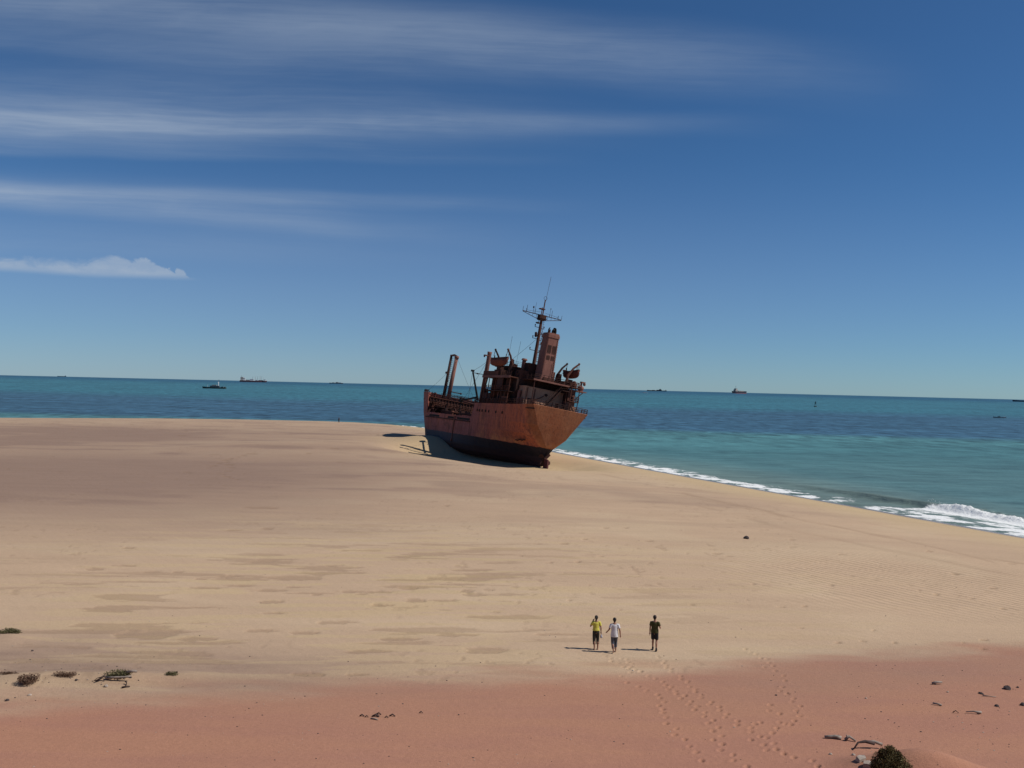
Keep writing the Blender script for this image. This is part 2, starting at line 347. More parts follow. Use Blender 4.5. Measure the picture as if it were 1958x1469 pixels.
def build_ground():
    k = np.concatenate([np.linspace(-2.6, -0.75, 60, endpoint=False), np.linspace(-0.75, 0.75, 900), np.linspace(0.75, 2.6, 60)[1:]])
    inv = np.linspace(1 / 27.0, 1 / 300.0, 560)
    ys = np.concatenate([np.linspace(-60, 27, 45, endpoint=False), 1 / inv, np.linspace(300, 420, 60)[1:]])
    KK, YY = np.meshgrid(k, ys); XX = KK * np.maximum(YY, 24.0)
    X, Y = XX.ravel(), YY.ravel()
    d = shore_dist(X, Y)
    z = height0(X, Y)
    red_b = np.interp(X, RED_X, RED_Y)
    nz = fbm(X / 5.0, Y / 1.6, 4, 40)
    red = sst(red_b + 4.2 * (nz - 0.5) - Y, -2.6 + 1.2 * sst(X, 5, 20), 2.0)
    # fine wind ripples far right and generic roughness near
    tex = fbm(X / 0.35, Y / 0.25, 3, 5) - 0.5
    z = z + 0.012 * tex * sst(Y, 110, 40)
    rip = gauss(X, Y, 25, 66, 9, 9)
    z = z + 0.022 * np.sin((X * 0.75 + Y * 1.0 + 1.2 * fbm(X / 2, Y / 2, 2, 6)) * 2 * math.pi / 0.75) * rip * sst(Y, 120, 90)
    dark = np.zeros_like(X)
    # long streaks
    for c, a, b, e, f in zip(SC_, S0, S1, S2, S3):
        hx = abs(b[0] - a[0]) / 2 + 0.05; hy = abs(f[1] - e[1]) / 2 + 0.05
        sl = np.nonzero((np.abs(X - c[0]) < 2.2 * hx) & (np.abs(Y - c[1]) < 2.6 * hy + 2))[0]
        u = (X[sl] - c[0]) / hx; v = (Y[sl] - c[1] - (X[sl] - c[0]) * 0.10) / hy
        w_ = sst(np.hypot(u, v) + 0.9 * (fbm(X[sl] / (hx * 0.5), Y[sl] / (hy * 0.6), 3, 77) - 0.5), 1.08, 0.74)
        dark[sl] = np.maximum(dark[sl], 0.66 * w_); z[sl] -= 0.05 * w_
    # finer scattered streaks, left and centre
    nn = fbm(X / 5.5 + 0.02 * Y, (Y - 0.08 * X) / 0.9, 4, 90)
    area = gauss(X, Y, -8, 62, 14, 16) + 0.7 * gauss(X, Y, -20, 50, 14, 8)
    sm = sst(nn, 0.63, 0.68) * np.clip(area, 0, 1) * sst(d, 10, 30) * (1 - red)
    dark = np.maximum(dark, 0.62 * sm); z = z - 0.03 * sm
    # small hollows
    for i, (cx, cy) in enumerate(DENTS):
        hx = (0.20 + 0.006 * (cy - 50)) * (0.6 + 1.0 * ((i * 37) % 10) / 10); hy = (0.16 + 0.005 * (cy - 50)) * (0.7 + 0.7 * ((i * 71) % 10) / 10)
        sl = np.nonzero((np.abs(X - cx) < 3 * hx) & (np.abs(Y - cy) < 3 * hy))[0]
        r = np.hypot((X[sl] - cx) / hx, (Y[sl] - cy - 0.1 * (X[sl] - cx)) / hy) + 1.1 * (fbm(X[sl] / (hx * .7), Y[sl] / (hy * .7), 2, i) - 0.5)
        dark[sl] = np.maximum(dark[sl], 0.8 * sst(r, 1.1, 0.5)); z[sl] -= 0.09 * sst(r, 1.1, 0.3)
    # footprints
    for i, (cx, cy) in enumerate(FEET):
        sl = np.nonzero((np.abs(X - cx) < 0.6) & (np.abs(Y - cy) < 0.6))[0]
        an = 0.55 + 0.5 * ((i * 53) % 10 / 10 - 0.5); c, s_ = math.cos(an), math.sin(an)
        u = ((X[sl] - cx) * c - (Y[sl] - cy) * s_); v = ((X[sl] - cx) * s_ + (Y[sl] - cy) * c)
        r = np.hypot(u / (0.085 + 0.025 * ((i * 31) % 7) / 7), v / 0.165) + 0.5 * (fbm(X[sl] / .12, Y[sl] / .12, 2, i) - 0.5)
        dp = 0.5 + 0.5 * ((i * 17) % 10) / 10; z[sl] -= 0.08 * dp * sst(r, 1.1, 0.35); z[sl] += 0.010 * np.exp(-((r - 1.5) / 0.4) ** 2)
        dark[sl] = np.maximum(dark[sl], 0.50 * dp * sst(r, 1.1, 0.5))
    # tide lines left by earlier waves
    for dd, wd, am in ((15, .35, .42), (21, .5, .55), (29, .6, .35), (24.5, .25, .4)):
        ln = d + 9.0 * (fbm(X / 22, Y / 22, 3, 200 + int(dd)) - 0.5)
        w_ = np.exp(-((ln - dd) / wd) ** 2) * sst(fbm(X / 9, Y / 9, 2, 210 + int(dd)), 0.42, 0.6) * sst(Y, 200, 150)
        dark = np.maximum(dark, am * w_); z = z - 0.03 * w_
    step_ = sst(d + 9.0 * (fbm(X / 22, Y / 22, 3, 221) - 0.5), 20.6, 21.4)
    speck = sst(fbm(X / 0.55, Y / 0.9, 3, 230), 0.70, 0.78) * sst(fbm(X / 12, Y / 12, 2, 231), 0.45, 0.65) * (1 - red) * sst(d, 8, 14)
    dark = np.maximum(dark, 0.45 * speck); z = z - 0.02 * speck
    # damp swash band
    wet = sst(d + 1.0 * (fbm(X / 6, Y / 6, 3, 12) - 0.5), 5.2, 2.4)
    gold = sst(d + 7 * (fbm(X / 9, Y / 14, 3, 14) - 0.5), 19, 4)             # clean yellow sand by the water
    gold = np.maximum(gold, np.exp(-0.5 * (segd(X, Y, (16, 160), (-8, 185)) / 9) ** 2) * 0.9)
    mauve = 1.25 * gauss(X, Y, -118, 200, 46, 24, 0.25) * (0.55 + 0.9 * (fbm(X / 16, Y / 12, 4, 33) - 0.3))
    mauve += 0.85 * gauss(X, Y, -62, 120, 36, 26, 0.1) + 0.35 * sst(X, 5, -30) * sst(Y, 60, 90) + 0.85 * gauss(X, Y, -19, 40.5, 12, 3.2, -0.12) * (0.6 + 0.8 * fbm(X / 3, Y / 1.1, 3, 35))
    mauve += 0.32 * gauss(X, Y, -22, 172, 26, 3.0, 0.13) + 0.25 * gauss(X, Y, -17, 148, 15, 2.4, 0.35)
    mauve += 0.28 * gauss(X, Y, 20, 112, 14, 6, -0.1) * fbm(X / 6, Y / 5, 3, 36) * 2
    mauve += 0.28 * sst(fbm(X / 14 + 0.02 * Y, Y / 5, 4, 44), 0.52, 0.7) * sst(d, 6, 18) * sst(Y, 60, 120)
    gold = np.maximum(gold, 0.8 * sst(fbm(X / 6 + 9, (Y - 0.08 * X) / 0.8, 4, 95), 0.55, 0.61) * np.clip(gauss(X, Y, -8, 60, 18, 16), 0, 1) * (1 - red))
    mauve += 0.55 * np.exp(-((Y - red_b + 3.0) / 3.5) ** 2) * sst(X, 3, 14) * (0.5 + fbm(X / 4, Y / 2, 3, 37))
    gold = np.maximum(gold, 0.9 * np.exp(-0.5 * (segd(X, Y, (-24, 214), (-12, 172)) / 6.0) ** 2))  # lit strip bordering the hull's shadow, painted in as paler sand
    mauve = np.clip(mauve, 0, 1)
    pale = sst(fbm(X / 11, Y / 7, 4, 51), 0.45, 0.7)
    me = bpy.data.meshes.new('beach')
    nr, nc = KK.shape
    idx = np.arange(nr * nc).reshape(nr, nc)
    q = np.stack([idx[:-1, :-1], idx[:-1, 1:], idx[1:, 1:], idx[1:, :-1]], -1).reshape(-1, 4)
    keep = (d[q].max(1) > -70)
    q = q[keep]
    me.vertices.add(len(X)); me.vertices.foreach_set('co', np.stack([X, Y, z], 1).ravel())
    me.loops.add(q.size); me.loops.foreach_set('vertex_index', q.ravel())
    me.polygons.add(len(q)); me.polygons.foreach_set('loop_start', np.arange(0, q.size, 4)); me.polygons.foreach_set('loop_total', np.full(len(q), 4))
    me.polygons.foreach_set('use_smooth', np.ones(len(q), bool))
    me.update()
    for nm, a in (('red', red), ('dark', dark), ('wet', wet), ('gold', gold), ('mauve', mauve), ('pale', pale)):
        at = me.attributes.new(nm, 'FLOAT', 'POINT'); at.data.foreach_set('value', a.astype(np.float32))
    o = bpy.data.objects.new('beach', me); COL.objects.link(o); tag(o, kind='structure')
    m, t, p = newmat('sand')
    co = t.n('ShaderNodeTexCoord').outputs['Object']
    A = {k: t.attr(k).outputs['Fac'] for k in ('red', 'dark', 'wet', 'gold', 'mauve', 'pale')}
    g1 = t.noise(t.mapv(co, (1, 1, 1)), 7.0, 4, 0.7); g2 = t.noise(t.mapv(co, (0.10, 0.45, 1)), 1.0, 5, 0.6, 0.3); g3 = t.noise(co, 34.0, 2, 0.6)
    c = t.mix(A['pale'], SAND['beige'], SAND['pale'])
    c = t.mix(A['mauve'], c, SAND['mauve'])
    c = t.mix(t.m('MULTIPLY', A['gold'], 0.9), c, SAND['gold'])
    c = t.mix(A['red'], c, t.mix(t.m('MULTIPLY', A['mauve'], 0.55), t.mix(t.smooth(g2, 0.35, 0.65), SAND['red'], SAND['red2']), SAND['mauve']))
    c = t.mix(A['dark'], c, t.mix(0.55, c, SAND['dark']))
    c = t.mix(t.m('MULTIPLY', A['wet'], 0.9), c, SAND['wet'])
    v = t.m('ADD', t.m('MULTIPLY', t.m('SUBTRACT', g1, 0.5), 0.34), t.m('ADD', t.m('MULTIPLY', t.m('SUBTRACT', g3, 0.5), 0.55), t.m('MULTIPLY', t.m('SUBTRACT', g2, 0.5), 0.22)))
    vv = t.m('ADD', v, 1.0)
    c = t.mix(1.0, c, t.comb(vv, vv, vv), 'MULTIPLY')
    t.put(p.inputs['Base Color'], c)
    t.put(p.inputs['Roughness'], t.m('SUBTRACT', 0.95, t.m('MULTIPLY', A['wet'], 0.72)))
    t.put(p.inputs['Specular IOR Level'], t.m('ADD', 0.12, t.m('MULTIPLY', A['wet'], 0.55)))
    # wind ripples, strongest on the open sand at the right
    wv = t.n('ShaderNodeTexWave', wave_type='BANDS', bands_direction='X', wave_profile='SIN')
    rm = t.n('ShaderNodeMapping'); t.put(rm.inputs['Vector'], co); rm.inputs['Rotation'].default_value = (0, 0, R_(-38))
    t.put(wv.inputs['Vector'], rm.outputs[0]); wv.inputs['Scale'].default_value = 0.42; wv.inputs['Distortion'].default_value = 5.0; wv.inputs['Detail'].default_value = 3.0; wv.inputs['Detail Scale'].default_value = 0.6
    xx, yy_, _z = t.sep(co)
    r2 = t.m('ADD', t.m('POWER', t.m('DIVIDE', t.m('SUBTRACT', xx, 29.0), 14.0), 2.0), t.m('POWER', t.m('DIVIDE', t.m('SUBTRACT', yy_, 66.0), 13.0), 2.0))
    rp = t.m('MULTIPLY', t.m('ADD', 0.04, t.m('MULTIPLY', t.smooth(r2, 1.2, 0.1), 0.55)), t.m('SUBTRACT', 1.0, A['red']))
    b1 = t.n('ShaderNodeBump'); t.put(b1.inputs['Height'], t.m('MULTIPLY', wv.outputs['Fac'], rp)); b1.inputs['Strength'].default_value = 0.8; b1.inputs['Distance'].default_value = 0.12
    b2 = t.n('ShaderNodeBump'); t.put(b2.inputs['Height'], t.m('ADD', g1, t.m('MULTIPLY', g3, 0.5))); b2.inputs['Strength'].default_value = 0.4; b2.inputs['Distance'].default_value = 0.06
    t.nt.links.new(b1.outputs[0], b2.inputs['Normal']); t.put(p.inputs['Normal'], b2.outputs[0])
    me.materials.append(m)
SAND = dict(beige=(0.455, 0.322, 0.214), pale=(0.480, 0.350, 0.232), mauve=(0.255, 0.172, 0.128), gold=(0.47, 0.345, 0.20), red=(0.380, 0.190, 0.121), red2=(0.335, 0.165, 0.113), dark=(0.20, 0.125, 0.075), wet=(0.15, 0.125, 0.105))
build_ground()

# ------------------------------------------------------------------ the sea (slightly curved, like the real one)
RE = 7.4e6
def sea_z(x, y): return -(x * x + y * y) / (2 * RE)
def build_sea():
    th = np.concatenate([np.linspace(-88, -34, 60, endpoint=False), np.linspace(-34, 34, 900), np.linspace(34, 100, 70)[1:]]) * math.pi / 180
    rho = 1 / np.linspace(1 / 62.0, 1 / 26000.0, 800)
    TT, RR = np.meshgrid(th, rho)
    X = (RR * np.sin(TT)).ravel(); Y = (RR * np.cos(TT)).ravel()
    d = -shore_dist(X, Y)               # distance offshore
    z = sea_z(X, Y)
    fade = 1 / (1 + (np.hypot(X, Y) / 700.0) ** 2)
    # chop, lying mostly along the shore
    z = z + fade * 0.34 * (fbm(X / 16 + 0.06 * Y, (Y - 0.12 * X) / 4.5, 4, 60) - 0.5) * sst(d, 2, 20)
    z = z + fade * 0.12 * (fbm(X / 3.0, Y / 1.5, 3, 61) - 0.5) * sst(d, 2, 12) * sst(Y, 330, 150)
    # swells running in
    sw = np.sin((d + 5 * (fbm(X / 40, Y / 40, 2, 62))) * 2 * math.pi / 17.0)
    z = z + 0.17 * np.maximum(sw, -0.4) * np.exp(-d / 60.0) * sst(d, 4, 12) * (0.4 + 0.9 * fbm(X / 22, Y / 22, 2, 63))
    # the one breaker on the right: rising from Y=150 to full height nearer than 119
    al = sst(Y + 2.5 * (fbm(X / 4, Y / 4, 2, 64) - 0.5), 162, 121)
    brk = sst(Y + 1.5 * (fbm(X / 2, Y / 2, 2, 65) - 0.5), 122.4, 120.2)
    line = 10.2 + 1.2 * (fbm(Y / 9, X * 0, 3, 66) - 0.5) - 1.5 * sst(Y, 108, 96)
    u = d - line
    prof = np.where(u < 0, np.exp(-(u / 1.15) ** 2), np.exp(-(u / 3.6) ** 2))
    jag = 0.70 + 1.15 * (fbm(X / 0.8, Y / 0.7, 4, 67) - 0.35) + 0.55 * np.exp(-((Y - 118.0) / 2.2) ** 2)
    z = z + prof * (0.70 * al * (1 - brk) + 0.64 * brk * jag)
    # water lifts a little over the wet sand and thins out
    z = z + 0.05 - 0.12 * sst(d, 3, 0)
    # foam
    wid = 3.4 + 3.6 * fbm(Y / 14, X * 0 + 3, 3, 70) + 5.0 * brk + 2.8 * al * (1 - brk) * 0.6
    wid = wid * np.where(Y > 235, 0.9, 1.0) + 3.2 * gauss(X, Y, 22, 182, 12, 26)
    gap = 1.0 - 0.9 * np.exp(-((Y - 124.5) / 3.5) ** 2) - 0.8 * sst(Y, 312, 322) * sst(X, -50, -70)
    foam = sst(d, wid * 1.15, wid * 0.2) * gap * sst(d, -0.6, 0.7)
    lace = fbm(X / 1.2 + 0.5 * Y, Y / 1.6, 4, 71)
    foam = foam * (0.20 + 1.15 * sst(lace, 0.32, 0.64))
    foam = np.maximum(foam, brk * sst(u, 1.0, -0.2) * sst(u, -5.5, -2.0) * (0.75 + 0.6 * lace))
    caps = sst(fbm(X / 4.5, Y / 9, 4, 72), 0.70, 0.78) * sst(Y, 260, 330) * sst(Y, 900, 600) * 0.16
    foam = np.clip(np.maximum(foam, caps), 0, 1.2)
    # colour of the water itself: bands of depth and wind, from the shallows outwards
    R2 = Y * (1 + 0.16 * (fbm(X / 260, Y / 200, 3, 80) - 0.5)) + 0.05 * X
    def lerp(a, b, t): return a * (1 - t[:, None]) + np.array(b) * t[:, None]
    c = np.tile(np.array(WATER['shallow']), (len(X), 1))
    c = lerp(c, WATER['near'], sst(d, 5, 32))
    c = lerp(c, WATER['green'], sst(R2, 150, 260))
    c = lerp(c, WATER['blue'], sst(R2, 312, 350))
    c = lerp(c, WATER['turq'], sst(R2, 560, 860))
    c = lerp(c, WATER['far'], sst(R2, 1500, 4200))
    pt = fbm(X / 60 + 0.02 * Y, Y / 24, 4, 81) - 0.5
    c = c * (1 + 0.5 * pt * sst(Y, 90, 200))[:, None]
    # sandy water in the rising face
    c = lerp(c, WATER['silt'], np.clip(0.85 * al * (1 - brk) * np.exp(-((u + 0.4) / 2.0) ** 2) + 0.5 * sst(d, 7, 1), 0, 1))
    nr, nc = TT.shape
    idx = np.arange(nr * nc).reshape(nr, nc)
    q = np.stack([idx[:-1, :-1], idx[:-1, 1:], idx[1:, 1:], idx[1:, :-1]], -1).reshape(-1, 4)
    q = q[d[q].max(1) > -2.0]
    used = np.unique(q); rem = np.full(len(X), -1); rem[used] = np.arange(len(used)); q = rem[q]
    me = bpy.data.meshes.new('sea')
    me.vertices.add(len(used)); me.vertices.foreach_set('co', np.stack([X, Y, z], 1)[used].ravel())
    me.loops.add(q.size); me.loops.foreach_set('vertex_index', q.ravel())
    me.polygons.add(len(q)); me.polygons.foreach_set('loop_start', np.arange(0, q.size, 4)); me.polygons.foreach_set('loop_total', np.full(len(q), 4))
    me.polygons.foreach_set('use_smooth', np.ones(len(q), bool)); me.update()
    at = me.attributes.new('foam', 'FLOAT', 'POINT'); at.data.foreach_set('value', foam[used].astype(np.float32))
    at = me.attributes.new('water', 'FLOAT_COLOR', 'POINT')
    at.data.foreach_set('color', np.concatenate([np.clip(c[used], 0, 1), np.ones((len(used), 1))], 1).astype(np.float32).ravel())
    o = bpy.data.objects.new('sea', me); COL.objects.link(o); tag(o, kind='structure')
    m = bpy.data.materials.new('sea_water'); m.use_nodes = True; m.node_tree.nodes.clear(); t = NT(m.node_tree)
    co = t.n('ShaderNodeTexCoord').outputs['Object']
    w1 = t.noise(t.mapv(co, (0.10, 0.42, 1)), 1.0, 5, 0.62, 0.3)
    w2 = t.noise(t.mapv(co, (0.012, 0.055, 1)), 1.0, 5, 0.62, 0.3)
    w3 = t.noise(t.mapv(co, (0.7, 1.6, 1)), 1.0, 4, 0.6)
    k = t.m('ADD', t.m('MULTIPLY', t.m('SUBTRACT', w1, 0.5), 1.15), t.m('MULTIPLY', t.m('SUBTRACT', w2, 0.5), 0.9))
    w4 = t.noise(t.mapv(co, (0.16, 0.075, 1)), 1.0, 4, 0.65, 0.4)
    k = t.m('ADD', k, t.m('MULTIPLY', t.m('SUBTRACT', w4, 0.5), t.smooth(t.sep(co)[1], 190, 340, 0.35, 2.7)))
    k = t.m('MAXIMUM', t.m('ADD', k, 1.0), 0.25)
    wc = t.mix(1.0, t.attr('water').outputs['Color'], t.comb(k, k, k), 'MULTIPLY')
    nrm = t.bump(t.m('ADD', t.m('ADD', w1, t.m('MULTIPLY', w3, 0.35)), w2), 0.6, 0.7)
    df = t.n('ShaderNodeBsdfDiffuse'); t.put(df.inputs[0], wc); t.put(df.inputs['Normal'], nrm)
    gl = t.n('ShaderNodeBsdfGlossy'); gl.inputs[0].default_value = (1, 1, 1, 1); gl.inputs['Roughness'].default_value = 0.28; t.put(gl.inputs['Normal'], nrm)
    ms = t.n('ShaderNodeMixShader'); ms.inputs[0].default_value = 0.16
    t.nt.links.new(df.outputs[0], ms.inputs[1]); t.nt.links.new(gl.outputs[0], ms.inputs[2])
    fo = t.n('ShaderNodeBsdfDiffuse'); fo.inputs[0].default_value = (0.82, 0.83, 0.82, 1)
    f1 = t.noise(t.mapv(co, (1.6, 2.2, 2)), 1.0, 5, 0.7, 0.6)
    fr = t.n('ShaderNodeMapping'); t.put(fr.inputs['Vector'], co); fr.inputs['Rotation'].default_value = (0, 0, R_(-27)); fr.inputs['Scale'].default_value = (1.5, 0.32, 1)
    f2 = t.noise(fr.outputs[0], 1.0, 5, 0.68, 1.2)
    fm = t.smooth(t.m('ADD', t.attr('foam').outputs['Fac'], t.m('ADD', t.m('MULTIPLY', t.m('SUBTRACT', f1, 0.5), 0.9), t.m('MULTIPLY', t.m('SUBTRACT', f2, 0.5), 1.5))), 0.28, 0.95, 0.0, 0.95)
    t.put(fo.inputs['Normal'], t.bump(f1, 0.7, 0.25))
    m2 = t.n('ShaderNodeMixShader'); t.put(m2.inputs[0], fm)
    t.nt.links.new(ms.outputs[0], m2.inputs[1]); t.nt.links.new(fo.outputs[0], m2.inputs[2])
    out = t.n('ShaderNodeOutputMaterial'); t.nt.links.new(m2.outputs[0], out.inputs[0])
    me.materials.append(m)
WATER = dict(shallow=(0.13, 0.185, 0.160), near=(0.082, 0.168, 0.166), green=(0.064, 0.172, 0.178), blue=(0.036, 0.096, 0.148), turq=(0.036, 0.138, 0.178), far=(0.018, 0.085, 0.140), silt=(0.105, 0.140, 0.110))
build_sea()

# lumpy white water thrown up by the breaker
def foam_mat():
    m = bpy.data.materials.new('foam_white'); m.use_nodes = True; m.node_tree.nodes.clear(); t = NT(m.node_tree)
    a = t.n('ShaderNodeBsdfDiffuse'); a.inputs[0].default_value = (.8, .82, .82, 1)
    b_ = t.n('ShaderNodeBsdfTranslucent'); b_.inputs[0].default_value = (.8, .82, .82, 1)
    x = t.n('ShaderNodeMixShader'); x.inputs[0].default_value = .5; t.nt.links.new(a.outputs[0], x.inputs[1]); t.nt.links.new(b_.outputs[0], x.inputs[2])
    o = t.n('ShaderNodeOutputMaterial'); t.nt.links.new(x.outputs[0], o.inputs[0]); return m
def build_spray():
    mb = MB()
    r = random.Random(5)
    for i in range(420):
        y = r.uniform(86, 118.2)
        f_ = (y - 65) / (98.3 - 65) if y < 98.3 else (y - 98.3) / (119 - 98.3)
        a, b = ((74, 65), (57.1, 98.3)) if y < 98.3 else ((57.1, 98.3), (48.6, 119))
        x = a[0] + (b[0] - a[0]) * f_
        tx, ty = 0.89, 0.45
        lat = r.gauss(9.9, 0.55); x2 = x + tx * lat; y2 = y + ty * lat
        crest = 0.55 + 0.45 * float(fbm(np.array([y / 1.7]), np.array([0.3]), 3, 9)[0]) + 0.75 * math.exp(-((y - 118.0) / 2.4) ** 2) + 0.3 * math.exp(-((y - 104) / 1.5) ** 2)
        hi = 0.92 * crest * (1 - 0.25 * abs(lat - 9.9)) * (r.random() ** 0.3)
        s_ = r.uniform(0.015, 0.05)
        mb.ball((x2, y2, max(0.05, hi)), s_ * r.uniform(0.8, 1.9), s_ * r.uniform(0.8, 1.9), s_ * r.uniform(0.5, 1.1), 5, 4)
    o = mb.build('surf_foam', foam_mat(), None, True)
    tag(o, kind='stuff'); o['label'] = 'white foam churned up where the breaker collapses near the beach'; o['category'] = 'foam'
build_spray()

# ------------------------------------------------------------------ the wreck
TH, HEEL = R_(25.5), R_(9.5)
fa = Vector((-math.sin(TH), math.cos(TH), 0)); pa = Vector((-math.cos(TH), -math.sin(TH), 0)); zz = Vector((0, 0, 1))
yl = pa * math.cos(HEEL) + zz * math.sin(HEEL); zl = -pa * math.sin(HEEL) + zz * math.cos(HEEL)
SHIP_O = Vector((7.75, 169.0, -0.6))
SHIP = Matrix(((fa.x, yl.x, zl.x, SHIP_O.x), (fa.y, yl.y, zl.y, SHIP_O.y), (fa.z, yl.z, zl.z, SHIP_O.z), (0, 0, 0, 1)))

M_rust = rust('rust_dark', (0.085, 0.032, 0.023), (0.125, 0.048, 0.032), (0.040, 0.018, 0.014))
M_rust_black = rust('rust_black', (0.040, 0.018, 0.015), (0.068, 0.028, 0.021), (0.022, 0.012, 0.011))
M_rust_light = rust('rust_light', (0.26, 0.125, 0.078), (0.31, 0.165, 0.105), (0.14, 0.060, 0.036))
M_rust_pink = rust('rust_pink', (0.180, 0.076, 0.060), (0.225, 0.102, 0.078), (0.12, 0.050, 0.038))
M_rust_tan = rust('rust_tan', (0.36, 0.195, 0.130), (0.42, 0.245, 0.165), (0.17, 0.075, 0.045), 0.8)
M_boat = rust('rust_boat', (0.14, 0.042, 0.030), (0.18, 0.058, 0.038), (0.09, 0.030, 0.022))
M_black = plain('dark_opening', (0.012, 0.010, 0.010), 0.9, 0.2)

def hull_mat():
    m, t, p = newmat('hull_plating')
    co = t.n('ShaderNodeTexCoord').outputs['Object']
    x, y, z = t.sep(co)
    n1 = t.noise(t.mapv(co, (0.16, 0.16, 0.10)), 1.0, 5, 0.62, 0.5)
    n2 = t.noise(t.mapv(co, (1.7, 1.7, 0.13)), 1.0, 5, 0.66, 0.2)
    n3 = t.noise(co, 2.6, 5, 0.7)
    n4 = t.noise(t.mapv(co, (0.5, 0.5, 0.9)), 1.0, 4, 0.7, 0.5)
    aft = t.smooth(x, 32.0, 6.0)                                   # the stern has rusted to orange, the bow to a dull pink brown
    base = t.mix(aft, (0.190, 0.064, 0.052), (0.250, 0.066, 0.031))
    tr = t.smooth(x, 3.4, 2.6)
    base = t.mix(tr, base, (0.315, 0.130, 0.062))  # transom tinted lighter tan, mostly for the light that falls on it
    base = t.mix(t.m('MULTIPLY', tr, t.smooth(n1, 0.4, 0.65)), base, (0.27, 0.095, 0.042))
    base = t.mix(t.m('MULTIPLY', t.smooth(n1, 0.42, 0.68), 0.6), base, (0.285, 0.092, 0.040))
    base = t.mix(t.m('MULTIPLY', t.smooth(n2, 0.46, 0.66), t.m('SUBTRACT', 0.80, t.m('MULTIPLY', tr, 0.55))), base, (0.105, 0.034, 0.025))
    base = t.mix(t.m('MULTIPLY', t.smooth(n3, 0.50, 0.72), t.m('SUBTRACT', 0.60, t.m('MULTIPLY', tr, 0.42))), base, (0.085, 0.032, 0.025))
    # weld seams
    def seam(v, period, w):
        f_ = t.m('ABSOLUTE', t.m('SUBTRACT', t.m('FRACT', t.m('DIVIDE', v, period)), 0.5)); return t.smooth(f_, w, 0.0)
    sm = t.m('MAXIMUM', seam(z, 1.95, 0.02), t.m('MULTIPLY', seam(t.m('ADD', x, t.m('MULTIPLY', t.m('FLOOR', t.m('DIVIDE', z, 1.95)), 2.7)), 6.5, 0.008), t.smooth(x, 2.5, 4.0)))
    base = t.mix(t.m('MULTIPLY', sm, 0.35), base, (0.06, 0.025, 0.02))
    # dark bottom paint, its edge ragged with rust
    zed = t.m('ADD', z, t.m('MULTIPLY', t.m('SUBTRACT', n4, 0.5), 0.5))
    pb = t.smooth(zed, 4.12, 3.98)
    pt_ = t.mix(t.smooth(x, 20, 46), (0.024, 0.017, 0.020), (0.075, 0.066, 0.080))
    pt_ = t.mix(t.smooth(z, 2.6, 1.4), pt_, (0.045, 0.020, 0.018))
    pt_ = t.mix(t.m('MULTIPLY', t.smooth(n2, 0.5, 0.75), 0.5), pt_, (0.055, 0.026, 0.022))
    edge = t.m('MULTIPLY', t.m('MULTIPLY', t.smooth(z, 4.0, 4.25), t.smooth(z, 5.6, 4.3)), t.m('MULTIPLY', t.smooth(n1, 0.40, 0.6), 0.6))
    base = t.mix(t.m('MULTIPLY', edge, aft), base, (0.42, 0.17, 0.055))
    base = t.mix(1.0, base, t.mix(tr, (1.66, 1.68, 1.78), (0.96, 0.92, 0.95)), 'MULTIPLY')  # side plating lightened in its colour to stand in for fill light
    fl = t.noise(t.mapv(co, (2.4, 2.4, 1.1)), 1.0, 5, 0.75, 1.0)
    base = t.mix(t.m('MULTIPLY', t.smooth(fl, 0.56, 0.68), 0.45), base, (0.34, 0.17, 0.11))
    fs_ = t.noise(t.mapv(co, (5.0, 5.0, 0.5)), 1.0, 4, 0.7, 0.4)
    base = t.mix(t.m('MULTIPLY', t.smooth(fs_, 0.52, 0.66), 0.55), base, (0.075, 0.028, 0.022))
    blot = t.noise(t.mapv(co, (0.30, 0.30, 0.22)), 1.0, 6, 0.72, 0.9)
    base = t.mix(t.m('MULTIPLY', t.smooth(blot, 0.50, 0.62), t.m('SUBTRACT', 0.38, t.m('MULTIPLY', tr, 0.18))), base, (0.085, 0.034, 0.028))
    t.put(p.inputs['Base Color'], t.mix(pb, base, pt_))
    p.inputs['Roughness'].default_value = 0.8; p.inputs['Specular IOR Level'].default_value = 0.22
    h = t.m('ADD', t.m('MULTIPLY', n3, 0.4), t.m('ADD', t.m('MULTIPLY', n4, 0.7), t.m('MULTIPLY', sm, -0.35)))
    t.put(p.inputs['Normal'], t.bump(h, 0.55, 0.10))
    return m

wreck = empty('shipwreck', 'huge rusted coaster wreck with tall funnel, listing on the sand at the water\'s edge', 'shipwreck', SHIP)
